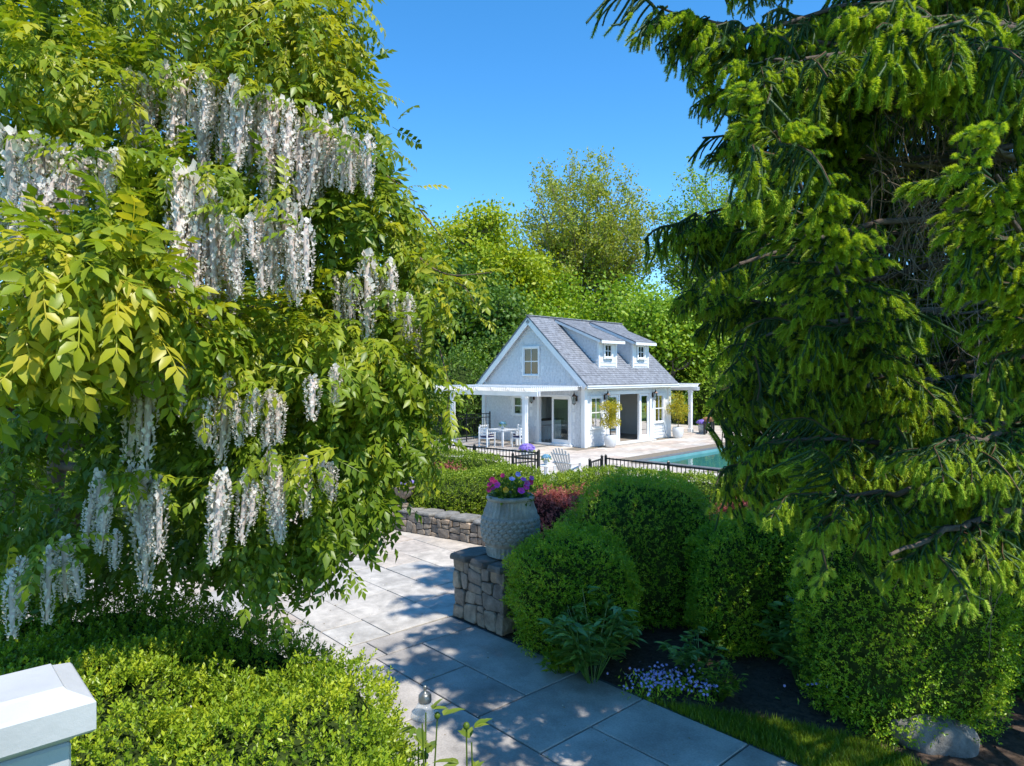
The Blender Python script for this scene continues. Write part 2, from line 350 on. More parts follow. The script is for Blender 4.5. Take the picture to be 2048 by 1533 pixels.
def tri_sample(V, Tn, n, rs, weight=None):
    a, b, c = V[Tn[:, 0]], V[Tn[:, 1]], V[Tn[:, 2]]; cr = np.cross(b - a, c - a); ar = np.linalg.norm(cr, axis=1)
    wgt = ar if weight is None else ar * weight(norm(cr), (a + b + c) / 3)
    i = rs.choice(len(Tn), n, p=wgt / wgt.sum()); u, v = rs.rand(n), rs.rand(n); k = u + v > 1; u[k] = 1 - u[k]; v[k] = 1 - v[k]
    return a[i] + (b - a)[i] * u[:, None] + (c - a)[i] * v[:, None], norm(cr[i])
def blob(c, r, p=2.0, seed=0, nu=40, nv=22, amp=0.06, zmin=0.0, nf=0.9):
    """superellipsoid mound (c centre, r radii), flat at zmin, uneven surface"""
    th = np.linspace(0, 2 * math.pi, nu, endpoint=False); ph = np.linspace(-math.pi / 2, math.pi / 2, nv)
    T, Ph = np.meshgrid(th, ph); sg = lambda x: np.sign(x) * np.abs(x) ** (2.0 / p)
    d = np.stack([sg(np.cos(Ph)) * sg(np.cos(T)), sg(np.cos(Ph)) * sg(np.sin(T)), sg(np.sin(Ph))], -1)
    P = d * np.asarray(r) + np.asarray(c); P = P + norm(d) * (nz(P, nf, seed)[..., None] * amp); P[..., 2] = np.maximum(P[..., 2], zmin)
    idx = np.arange(nu * nv).reshape(nv, nu); q = []
    a, b = idx[:-1], idx[1:]; a2, b2 = np.roll(a, -1, 1), np.roll(b, -1, 1)
    tri = np.concatenate([np.stack([a, a2, b2], -1).reshape(-1, 3), np.stack([a, b2, b], -1).reshape(-1, 3)])
    return P.reshape(-1, 3), tri
def strip_hedge(path, width, height, seed=0, amp=0.05, round_=0.3, seg=0.18):
    """swept clipped hedge along a ground polyline"""
    path = np.asarray(path, float)[:, :2]; L = np.r_[0, np.cumsum(np.linalg.norm(np.diff(path, axis=0), axis=1))]
    n = max(4, int(L[-1] / seg)); s = np.linspace(0, L[-1], n); c = np.stack([np.interp(s, L, path[:, k]) for k in (0, 1)], 1)
    for _ in range(6): c[1:-1] = 0.5 * c[1:-1] + 0.25 * (c[:-2] + c[2:])
    t = norm(np.gradient(c, axis=0)); nn = np.stack([-t[:, 1], t[:, 0]], 1)
    th = np.linspace(-0.15, math.pi + 0.15, 18); sg = lambda x: np.sign(x) * np.abs(x) ** 0.38
    prof = np.stack([sg(np.cos(th)) * width / 2, np.clip(sg(np.sin(th)), -0.0, 1) * height], 1)
    prof = np.r_[[[width / 2, 0]], prof, [[-width / 2, 0]]]
    V = np.zeros((n, len(prof), 3)); V[..., :2] = c[:, None] + nn[:, None] * prof[None, :, :1]; V[..., 2] = prof[None, :, 1]
    e = np.minimum(np.arange(n), np.arange(n)[::-1]); sh = np.where(e == 0, 0.05, np.where(e == 1, 0.75, 1.0))
    V[..., :2] = c[:, None] + (V[..., :2] - c[:, None]) * sh[:, None, None]; V[..., 2] *= np.where(e == 0, 0.6, np.where(e == 1, 0.94, 1))[:, None]
    V = V + nz(V, 0.8, seed)[..., None] * amp * np.array((0.5, 0.5, 1.0)) * np.clip(V[..., 2:] * 4, 0, 1)
    k = len(prof); idx = np.arange(n * k).reshape(n, k); a, b, c_, d = idx[:-1, :-1], idx[:-1, 1:], idx[1:, 1:], idx[1:, :-1]
    tri = np.concatenate([np.stack([a, b, c_], -1).reshape(-1, 3), np.stack([a, c_, d], -1).reshape(-1, 3)])
    return V.reshape(-1, 3), tri
def clipped(name, label, cat, V, tri, n, mat, leaf, seed, core=M_core, group=None, up=0.5, depth=0.08, nl=6, clump=0.5, weight=None, tintf=None, rough=0.5, base=None, shrink=0.10):
    """a clipped bush: leaf sprigs over its whole surface and a dim twiggy inside"""
    rs = np.random.RandomState(seed); c = V.mean(0); base = base if base is not None else (c[0], c[1], 0.0)
    vn = (V - c)
    # consistent outward normals
    p, nr = tri_sample(V, tri, n, rs, weight); flip = ((p - c) * nr).sum(1) < 0
    if cat != 'hedge': nr[flip] *= -1
    else:
        nr[nr[:, 2] < -0.2] *= -1
    q = nz(p, 2.6, seed + 5, 2); 
    p = p + nr * ((rs.uniform(-0.3, 0.9, n) if cat == 'hedge' else rs.uniform(-1, 0.25, n)) * depth + clump * q * depth)[:, None]
    d = norm(nr * 0.8 + np.array((0, 0, up)) + rs.normal(size=(n, 3)) * rough); upv = norm(rs.normal(size=(n, 3)))
    stray = rs.rand(n) < .012; p[stray] += nr[stray] * depth * rs.uniform(.5, 1.3, (stray.sum(), 1))
    t = np.clip(0.45 + 0.22 * q + rs.normal(size=n) * 0.16, 0, 1) if tintf is None else tintf(p, q, rs)
    parts = []
    for k in range(3):
        Tv, Tf, Tt = sprig(seed * 3 + k, nl, leaf * 2.0, leaf); m = np.arange(n) % 3 == k
        parts.append(scatter(Tv, Tf, p[m], basis(d[m], upv[m]), rs.uniform(0.75, 1.3, m.sum()), t[m], Tt))
    Vv, Ff, Tt = join(parts); o = thing(name, label, cat, base, 0, group)
    fo = link('foliage', raw_mesh('foliage', Vv, Ff, mat, Tt, org=base), o); fo['kind'] = 'stuff'
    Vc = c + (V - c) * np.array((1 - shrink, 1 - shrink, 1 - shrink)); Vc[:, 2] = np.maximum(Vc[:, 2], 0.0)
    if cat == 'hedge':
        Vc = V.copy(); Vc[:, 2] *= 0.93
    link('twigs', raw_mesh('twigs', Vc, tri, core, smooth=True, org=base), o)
    return o

# ================================================================== SETTING
def grid_plane(name, x0, x1, y0, y1, z, nx, ny, mat, zf=None):
    X, Y = np.meshgrid(np.linspace(x0, x1, nx), np.linspace(y0, y1, ny)); Z = np.full_like(X, z) if zf is None else zf(X, Y)
    V = np.stack([X, Y, Z], -1).reshape(-1, 3); i = np.arange(nx * ny).reshape(ny, nx)
    Fq = np.stack([i[:-1, :-1], i[:-1, 1:], i[1:, 1:], i[1:, :-1]], -1).reshape(-1, 4)
    return link(name, raw_mesh(name, V, Fq, mat, smooth=True))

# pool deck frame = the pool house frame
HA = math.atan2(0.722, 0.692)
U = np.array((0.692, 0.722, 0)); W = np.array((-0.722, 0.692, 0)); HC = np.array((3.2, 30.2, 0.0))
def hl(a, b, z=0.0): return HC + U * a + W * b + np.array((0, 0, z))
def hinv(p): d = np.asarray(p, float) - HC; return float(d @ U), float(d @ W)

# pool rectangle in house coordinates (b is negative towards the camera)
PA0, PA1, PB1, PB0 = -1.9, 9.5, -4.35, -9.6
# ground sheet with a hole under the pool
gm = MB()
def quad_h(mb, a0, a1, b0, b1, z):
    P = [hl(a0, b0, z), hl(a1, b0, z), hl(a1, b1, z), hl(a0, b1, z)]; mb.add(P, [(0, 1, 2, 3)])
BIG = 700.0
quad_h(gm, -BIG, BIG, PB1, BIG, -0.06); quad_h(gm, -BIG, BIG, -BIG, PB0, -0.06); quad_h(gm, -BIG, PA0, PB0, PB1, -0.06); quad_h(gm, PA1, BIG, PB0, PB1, -0.06)
tag(gm.build('ground', M_lawn), 'mown green lawn around the pool and garden', kind='structure')

# ---- pool
def pool_mats():
    m, t, b = nmat('pool_plaster'); L = t.links.new; tc = N(t, 'ShaderNodeTexCoord'); no = N(t, 'ShaderNodeTexNoise', Scale=2.0, Detail=4.0); L(tc.outputs['Object'], no.inputs['Vector'])
    r = ramp(t, [(0.3, (0.12, 0.31, 0.33)), (0.7, (0.17, 0.39, 0.40))]); L(no.outputs['Fac'], r.inputs[0]); L(r.outputs[0], b.inputs['Base Color']); b.inputs['Roughness'].default_value = 0.8
    m2, t, b = nmat('pool_water'); L = t.links.new; t.nodes.remove(b); tc = N(t, 'ShaderNodeTexCoord'); no = N(t, 'ShaderNodeTexNoise', Scale=2.2, Detail=3.0); L(tc.outputs['Object'], no.inputs['Vector'])
    bp = N(t, 'ShaderNodeBump', Strength=0.25, Distance=0.02); L(no.outputs['Fac'], bp.inputs['Height'])
    tr = N(t, 'ShaderNodeBsdfTransparent'); tr.inputs[0].default_value = (0.62, 0.88, 0.88, 1); gl = N(t, 'ShaderNodeBsdfGlossy'); gl.inputs['Roughness'].default_value = 0.02
    fr = N(t, 'ShaderNodeFresnel'); fr.inputs[0].default_value = 1.33
    for n_ in (gl, fr): L(bp.outputs[0], n_.inputs['Normal'])
    mx = N(t, 'ShaderNodeMixShader'); L(fr.outputs[0], mx.inputs[0]); L(tr.outputs[0], mx.inputs[1]); L(gl.outputs[0], mx.inputs[2]); L(mx.outputs[0], t.nodes['Material Output'].inputs[0])
    return m, m2
M_plaster, M_water = pool_mats()
M_coping = plain('pool_coping', (0.13, 0.14, 0.15), 0.6, var=0.2, scale=4, bump=0.2)
pm = MB(); 
P = [hl(PA0, PB0, -1.5), hl(PA1, PB0, -1.5), hl(PA1, PB1, -1.5), hl(PA0, PB1, -1.5), hl(PA0, PB0, -0.005), hl(PA1, PB0, -0.005), hl(PA1, PB1, -0.005), hl(PA0, PB1, -0.005)]
pm.add(P, [(0, 1, 2, 3), (0, 4, 5, 1), (1, 5, 6, 2), (2, 6, 7, 3), (3, 7, 4, 0)])
basin = tag(pm.build('pool_basin', M_plaster), 'teal plaster pool basin under the water', kind='structure')
wm = MB(); wm.add([hl(PA0 + .004, PB0 + .004, -0.12), hl(PA1 - .004, PB0 + .004, -0.12), hl(PA1 - .004, PB1 - .004, -0.12), hl(PA0 + .004, PB1 - .004, -0.12)], [(0, 1, 2, 3)])
tag(wm.build('pool_water', M_water), 'clear teal water of the swimming pool', kind='structure')

# ---- pool deck: paver pieces over a joint bed
deck = thing('pool_deck', 'sunny tan paved deck round the pool', None, HC, HA); deck['kind'] = 'structure'
dm = MB()
def quad_l(mb, a0, a1, b0, b1, z): mb.add([(a0, b0, z), (a1, b0, z), (a1, b1, z), (a0, b1, z)], [(0, 1, 2, 3)])
DA0, DA1, DB0, DB1 = -9.9, 15.0, -13.5, 7.0
for (a0, a1, b0, b1) in ((DA0, DA1, PB1, DB1), (DA0, DA1, DB0, PB0), (DA0, PA0, PB0, PB1), (PA1, DA1, PB0, PB1)): quad_l(dm, a0, a1, b0, b1, -0.012)
dm.build('joint_bed', M_joint, deck)
cp = MB()
for (a0, a1, b0, b1) in ((PA0 - .32, PA1 + .32, PB1, PB1 + .32), (PA0 - .32, PA1 + .32, PB0 - .32, PB0), (PA0 - .32, PA0, PB0, PB1), (PA1, PA1 + .32, PB0, PB1)):
    cp.box(((a0 + a1) / 2, (b0 + b1) / 2, -0.02), (a1 - a0, b1 - b0, 0.07))
cp.build('coping', M_coping, deck)
rs = np.random.RandomState(3); pav = {}
def pmesh(kind, lx, ly, mat, th=0.05, ch=0.004, name='paver'):
    k = (kind, round(lx, 2), round(ly, 2))
    if k not in pav: pav[k] = MB().box((0, 0, -th / 2), (k[1] - (0.018 if kind == 'p' else 0.013), k[2] - (0.018 if kind == 'p' else 0.013), th), ch=ch).mesh(name, mat)
    return pav[k]
far = MB(); cnt = 0
def free(a0, a1, b0, b1):
    if a1 > PA0 - .33 and a0 < PA1 + .33 and b1 > PB0 - .33 and b0 < PB1 + .33: return False
    if a1 > -0.05 and a0 < 7.1 and b1 > -0.0 and b0 < 6.4: return False
    return True
cand = []
b = DB0
while b < DB1 - 0.1:
    rb = (0.62, 0.93)[rs.randint(2)]; a = DA0 + rs.rand() * 0.4
    while a < DA1:
        la = (0.62, 0.93, 1.24)[rs.randint(3)]
        if free(a, a + la, b, b + rb):
            p = hl(a + la / 2, b + rb / 2); px = 1024 + F * p[0] / p[1] if p[1] > 3 else -1; py = 747 + F * H / p[1] if p[1] > 3 else 0
            cand.append((870 < px < 1500 and py < 955, a, la, b, rb))
        a += la
    b += rb
cand.sort(key=lambda c: (not c[0], -abs(c[3])))
for i, (vis, a, la, b, rb) in enumerate(cand):
    if vis and cnt < 290:
        o = link('paver', pmesh('d', la, rb, M_deckst), deck); o.location = (a + la / 2, b + rb / 2, 0.0); cnt += 1
    else: far.box((a + la / 2, b + rb / 2, -0.025), (la - 0.012, rb - 0.012, 0.05))
if far.n: far.build('outer_pavers', M_deckst, deck)['kind'] = 'stuff'

# ---- path and patio (garden frame: s along the path towards the camera, t across it)
GO = np.array((-0.12, 8.51, 0.0)); V2 = np.array((0.676, -0.737, 0)); U2 = np.array((0.737, 0.676, 0)); GA = math.atan2(V2[1], V2[0])
def gl_(s, t, z=0.0): return GO + V2 * s + U2 * t + np.array((0, 0, z))
def ginv(p): d = np.asarray(p, float) - GO; return float(d @ V2), float(d @ U2)
path = thing('path', 'bluestone slab path in dappled shade leading past the stone pier', None, GO, GA); path['kind'] = 'structure'
b_ = MB(); b_.box((2.4, -1.2, -0.034), (6.86, 2.52, 0.03)); b_.build('mortar_bed', M_bjoint, path)
slabs = [(-1.05, -.55, -1.32, 0.0), (-1.05, -.55, -2.45, -1.32), (-.55, 1.3, -.83, 0), (-.55, .32, -1.48, -.83), (.32, 1.3, -1.48, -.83), (1.3, 2.15, -1.48, 0),
         (-.55, .9, -2.45, -1.48), (.9, 2.6, -2.45, -1.48), (2.15, 3.3, -.81, 0), (2.15, 3.3, -1.48, -.81), (2.6, 4.2, -2.45, -1.48), (3.3, 4.6, -1.48, 0), (4.2, 5.8, -2.45, -1.48), (4.6, 5.8, -1.48, 0)]
for (s0, s1, t0, t1) in slabs:
    o = link('slab', pmesh('p', s1 - s0, t1 - t0, M_blue, ch=0.006, name='slab'), path); o.location = ((s0 + s1) / 2, (t0 + t1) / 2, rs.uniform(-0.003, 0.003)); o.rotation_euler = (rs.normal() * .002, rs.normal() * .002, rs.normal() * .0015)
patio = thing('patio', 'sunlit granite paver patio beyond the stone pier', None, GO, GA); patio['kind'] = 'structure'
b_ = MB(); b_.box((-6.6, -1.6, -0.034), (11.06, 9.4, 0.03)); b_.build('sand_bed', M_joint, patio)
t = -6.3; 
while t < 3.0:
    rt = (0.46, 0.61, 0.76, 0.92)[rs.randint(4)]; s = -12.1 + rs.rand() * .5; rt = min(rt, 3.05 - t)
    if rt < 0.2: break
    while s < -1.07:
        ls = (0.61, 0.76, 0.92, 1.22)[rs.randint(4)]
        if s + ls > -1.06 - 0.35: ls = -1.06 - s
        o = link('paver', pmesh('g', ls, rt, M_granite), patio); o.location = (s + ls / 2, t + rt / 2, rs.uniform(-0.004, 0.003)); o.rotation_euler = (rs.normal() * .003, rs.normal() * .003, rs.normal() * .002); s += ls
    t += rt
# planting bed of mulch on the right, and the bed between patio wall and pool fence
bm_ = MB(); 
bm_.prism([tuple(gl_(0.0, 0.03)[:2]), tuple(gl_(2.1, 0.03)[:2]), tuple(at(1330, 1408)[:2]), tuple(at(1560, 1440)[:2]), tuple(at(1760, 1490)[:2]), tuple(at(1850, 1533)[:2]), (3.6, 4.6), (6.5, 3.5), (12, 6), (11, 14), (7.0, 15.0), (2.5, 17.2), (0.6, 18.2), (-2.4, 20.4), (-3.6, 15.6), (-0.7, 13.7), (1.6, 11.3), tuple(gl_(-1.04, 0.96)[:2]), tuple(gl_(-1.04, 0.03)[:2])], -0.055, -0.02)
tag(bm_.build('planting_bed', M_mulch), 'dark mulch of the planting bed under the shrubs', kind='structure')

# ================================================================== POOL HOUSE
house = thing('pool_house', 'white shingled pool house with grey gable roof and two shed dormers', 'house', HC, HA)
GW, GLn = 6.35, 7.05; EV = 2.80; SL = 0.916; OV = 0.35; RA_ = 0.25
def zroof(b): return EV + SL * (min(b, GW - b) + OV)
WT = 0.16
def holes_wall(mb, M, x0, x1, z0, z1, holes, th=WT):
    xs = sorted({x0, x1, *[h[0] for h in holes], *[h[1] for h in holes]}); zs = sorted({z0, z1, *[h[2] for h in holes], *[h[3] for h in holes]})
    for i in range(len(xs) - 1):
        for j in range(len(zs) - 1):
            cx, cz = (xs[i] + xs[i + 1]) / 2, (zs[j] + zs[j + 1]) / 2
            if any(h[0] < cx < h[1] and h[2] < cz < h[3] for h in holes): continue
            mb.box((cx, -th / 2, cz), (xs[i + 1] - xs[i], th, zs[j + 1] - zs[j]), M)
MG = frame((0, 1, 0), (-1, 0, 0))                     # gable wall facing the dining terrace
MF = frame((1, 0, 0), (0, -1, 0))                     # long wall facing the pool
MBk = frame((0, 1, 0), (1, 0, 0), (GLn, 0, 0)); MR = frame((1, 0, 0), (0, 1, 0), (0, GW, 0))
SLD = (0.78, 2.67, 0.06, 2.22); SW = (3.36, 4.30, 1.32, 2.15)
WA, WB = (0.46, 1.27, 0.85, 2.2), (5.74, 6.55, 0.85, 2.2); DR = (1.72, 5.32, 0.04, 2.32)
wtop = zroof(0) - 0.10
holes_g, holes_f = [SLD, SW], [WA, WB, DR]
q = MB(); holes_wall(q, MG, 0, GW, 0, wtop, holes_g); q.build('wall', M_white, house)
q = MB(); holes_wall(q, MF, WT, GLn - WT, 0, wtop, holes_f); q.build('wall', M_white, house)
q = MB(); holes_wall(q, MBk, 0, GW, 0, wtop, [(3.4, 5.2, 0.9, 2.1)]); q.build('wall', M_white, house)
q = MB(); holes_wall(q, MR, WT, GLn - WT, 0, wtop, []); q.build('wall', M_white, house)
for a0 in (0, GLn - WT):
    q = MB(); v = [(a, b, z) for a in (a0, a0 + WT) for (b, z) in ((0, wtop), (GW, wtop), (GW / 2, zroof(GW / 2) - 0.12))]
    q.add(v, [(0, 1, 2), (3, 5, 4), (0, 3, 4, 1), (1, 4, 5, 2), (2, 5, 3, 0)]); q.build('gable', M_white, house)
# inside: floor, ceiling
q = MB(); q.box((GLn / 2, GW / 2, 0.02), (GLn - .3, GW - .3, 0.04)); q.build('inner_floor', M_ifloor, house)
q = MB(); q.box((GLn / 2, GW / 2, 2.72), (GLn - .34, GW - .34, 0.04)); q.build('ceiling', M_inter, house)
q = MB(); q.box((4.6, 5.2, 1.35), (0.1, 1.9, 2.6)); q.build('partition', M_inter, house)

def shingles(mb, M, poly_ok, x0, x1, z0, z1, course, wd, rs, th=0.020, gap=0.008):
    """overlapping shingle courses on the x-z plane of M (y outward)"""
    z = z0; k = 0
    while z < z1:
        x = x0 - rs.rand() * wd
        while x < x1:
            ww = wd * rs.uniform(0.7, 1.3); xa, xb = max(x, x0), min(x + ww - gap, x1)
            if xb - xa > 0.03 and poly_ok(xa, xb, z, z + course):
                za, zb = z - rs.uniform(0, 0.006), z + course + 0.01
                o1 = th * rs.uniform(0.9, 1.5); v = [(xa, 0.0, za), (xb, 0.0, za), (xb, o1, za), (xa, o1, za), (xb, 0.002, zb), (xa, 0.002, zb)]
                v = np.array(v) @ M[:3, :3].T + M[:3, 3]; mb.add(v, [(0, 1, 2, 3), (3, 2, 4, 5), (1, 4, 2), (0, 3, 5)])
            x += ww
        z += course; k += 1
rs = np.random.RandomState(11)
GWIN = (2.67, 3.61, 3.23, 4.50)
def ok_g(xa, xb, za, zb):
    m = 0.07
    for h in (SLD, SW, GWIN):
        if xb > h[0] - m and xa < h[1] + m and zb > h[2] - m + .05 and za < h[3] + m - .05: return False
    if xa < 0.1 or xb > GW - 0.1: return False
    return zb < zroof(xa) - 0.16 and zb < zroof(xb) - 0.16
q = MB(); shingles(q, MG, ok_g, 0.1, GW - 0.1, 0.05, 5.9, 0.15, 0.21, rs); s_ = q.build('wall_shingles', M_wallsh, house); s_['kind'] = 'stuff'
def ok_f(xa, xb, za, zb):
    m = 0.08
    for h in holes_f:
        if xb > h[0] - m and xa < h[1] + m and zb > h[2] - m + .05 and za < h[3] + m - .05: return False
    return zb < wtop and xa > 0.1 and xb < GLn - 0.1
q = MB(); shingles(q, MF, ok_f, 0.1, GLn - 0.1, 0.05, wtop, 0.15, 0.5, rs, th=0.02); s_ = q.build('wall_shingles', M_wallsh, house); s_['kind'] = 'stuff'
# corner boards
for (x, y) in ((0, 0), (0, GW), (GLn, 0), (GLn, GW)):
    q = MB(); q.box((x, y, wtop / 2 - .02), (0.20, 0.20, wtop - .04)); q.build('corner_board', M_trim, house)
# roof slopes
sl_len = (GW / 2 + OV) * math.sqrt(1 + SL * SL); cs, sn = 1 / math.sqrt(1 + SL * SL), SL / math.sqrt(1 + SL * SL)
def slope_frame(side):
    M = np.eye(4)
    if side == 0: M[:3, 0] = (1, 0, 0); M[:3, 2] = (0, cs, sn); M[:3, 1] = (0, -sn, cs); M[:3, 3] = (0, -OV, EV)
    else: M[:3, 0] = (1, 0, 0); M[:3, 2] = (0, -cs, sn); M[:3, 1] = (0, sn, cs); M[:3, 3] = (0, GW + OV, EV)
    return M
A0, A1 = -RA_, 7.42
for side in (0, 1):
    Ms = slope_frame(side); q = MB(); q.box(((A0 + A1) / 2, -0.03, sl_len / 2), (A1 - A0, 0.06, sl_len), Ms); ro = q.build('roof', M_roof, house)
    q = MB(); shingles(q, Ms, lambda *k: True, A0 - .01, A1 + .01, 0.0, sl_len - 0.05, 0.145, 0.27, rs, th=0.014, gap=0.008); s_ = q.build('shingles', M_roof, ro); s_['kind'] = 'stuff'
    q = MB(); y = -OV - 0.02 if side == 0 else GW + OV + 0.02; q.box(((A0 + A1) / 2, y, EV - 0.115), (A1 - A0 + .02, 0.05, 0.15)); q.box(((A0 + A1) / 2, y - (0.03 if side == 0 else -0.03), EV - 0.07), (A1 - A0 + .03, 0.05, 0.05)); q.build('gutter', M_trim, house)
    for a0 in (A0, A1):    # rake boards just under the roof edge
        sg = -1 if a0 == A0 else 1
        q = MB(); q.box((a0 - sg * 0.03, -0.19, sl_len / 2 - .05), (0.05, 0.24, sl_len - .1), Ms); q.build('rake_board', M_trim, house)
    q = MB(); yb = -OV / 2 if side == 0 else GW + OV / 2; q.box(((A0 + A1) / 2, yb, EV - 0.10), (A1 - A0 - .1, OV, 0.03)); q.build('soffit', M_trim, house)
q = MB(); q.box(((A0 + A1) / 2, GW / 2, zroof(GW / 2) + 0.005), (A1 - A0, 0.20, 0.05), ch=0.015); q.build('ridge_cap', M_roof, house)

def window(M, x0, x1, z0, z1, cols=2, rows=2, sash=True, see=False, parent=house, tw=0.085, depth=0.05, proud=0.0):
    """casing mesh with sill, muntins and panes as sub-parts"""
    q = MB(); cx, cz, w_, h_ = (x0 + x1) / 2, (z0 + z1) / 2, x1 - x0, z1 - z0; M = M.copy(); M[:3, 3] = M[:3, 3] + M[:3, 1] * proud
    for sx in (x0 - tw / 2 + .01, x1 + tw / 2 - .01): q.box((sx, depth / 2 - .01, cz), (tw, depth + .02, h_ + 2 * tw), M)
    q.box((cx, depth / 2 - .008, z1 + tw / 2 - .01), (w_ - .02, depth + .02, tw), M)
    wo_ = q.build('window', M_trim, parent)
    q = MB(); q.box((cx, depth / 2 + .015, z0 - .03), (w_ - .02, depth + .05, .06), M); q.build('sill', M_trim, wo_)
    fw = 0.045; q = MB()
    for sx in (x0 + fw / 2, x1 - fw / 2): q.box((sx, -.015, cz), (fw, .045, h_), M)
    for zz in (z0 + fw / 2, z1 - fw / 2) + ((cz,) if sash else ()): q.box((cx, -.013, zz), (w_ - 2 * fw, .045, fw), M)
    q.build('sash', M_trim, wo_)
    for i in range(1, cols): q = MB(); q.box((x0 + w_ * i / cols, -.010, cz), (.028, .03, h_ - 2 * fw), M); q.build('muntin', M_trim, wo_)
    zr = [z0 + h_ * j / rows for j in range(1, rows)]
    for zz in zr:
        if sash and abs(zz - cz) < 1e-3: continue
        q = MB(); q.box((cx, -.008, zz), (w_ - 2 * fw, .03, .028), M); q.build('muntin', M_trim, wo_)
    for i in range(cols):
        for j in range(rows):
            q = MB(); q.box((x0 + w_ * (i + .5) / cols, -.02, z0 + h_ * (j + .5) / rows), (w_ / cols - .03, .008, h_ / rows - .03), M); q.build('pane', M_glass if see else M_dark, wo_)
    return wo_
window(MG, *GWIN, 2, 2, depth=0.05, proud=0.035); window(MG, *SW, 2, 2, see=True)
window(MF, *WA, 2, 2, see=True); window(MF, *WB, 2, 2, see=True)
window(MBk, 3.4, 5.2, 0.9, 2.1, 3, 2, see=True)
# sliding door on the gable wall: left half open, right leaf glazed
q = MB(); x0, x1, z0, z1 = SLD
for x in (x0 - .03, x1 + .03): q.box((x, -.02, (z0 + z1) / 2), (.12, .14, z1 - z0 + .12), MG)
q.box(((x0 + x1) / 2, -.02, z1 + .04), (x1 - x0 - .06, .14, .1), MG); q.box(((x0 + x1) / 2, .03, z0 - .02), (x1 - x0 + .3, .3, .08), MG)
dr = q.build('sliding_door', M_trim, house)
q = MB(); lx0, lx1 = .84, 1.90
for x in (lx0 + .05, lx1 - .05): q.box((x, -.04, (z0 + z1) / 2 + .01), (.10, .05, z1 - z0 - .05), MG)
for z, h_ in ((z0 + .12, .2), (z1 - .06, .09)): q.box(((lx0 + lx1) / 2, -.04, z), (lx1 - lx0 - .2, .05, h_), MG)
lf = q.build('door_leaf', M_trim, dr)
q = MB(); q.box(((lx0 + lx1) / 2, -.045, (z0 + z1) / 2), (lx1 - lx0 - .18, .01, z1 - z0 - .28), MG); q.build('pane', M_glass, dr)
# wide glazed doors on the pool side: glazed side leaves, open middle
q = MB(); x0, x1, z0, z1 = DR
for x in (x0 - .01, x1 + .01): q.box((x, -.02, (z0 + z1) / 2), (.14, .14, z1 - z0 + .1), MF)
q.box(((x0 + x1) / 2, -.02, z1 + .06), (x1 - x0 - .1, .14, .14), MF); q.box(((x0 + x1) / 2, .05, z0 - .03), (x1 - x0 + .2, .5, .07), MF)
for x in (2.66, 4.42): q.box((x, -.05, (z0 + z1) / 2), (.10, .12, z1 - z0 - .02), MF)
dd = q.build('patio_door', M_trim, house)
for (lx0, lx1) in ((1.80, 2.60), (4.48, 5.24)):
    q = MB()
    for x in (lx0 + .06, lx1 - .06): q.box((x, -.05, (z0 + z1) / 2), (.11, .05, z1 - z0 - .05), MF)
    for z, h_ in ((z0 + .13, .22), (z1 - .08, .11)): q.box(((lx0 + lx1) / 2, -.05, z), (lx1 - lx0 - .22, .05, h_), MF)
    q.build('door_leaf', M_trim, dd)
    q = MB(); q.box(((lx0 + lx1) / 2, -.055, (z0 + z1) / 2), (lx1 - lx0 - .2, .01, z1 - z0 - .3), MF); q.build('pane', M_glass, dd)
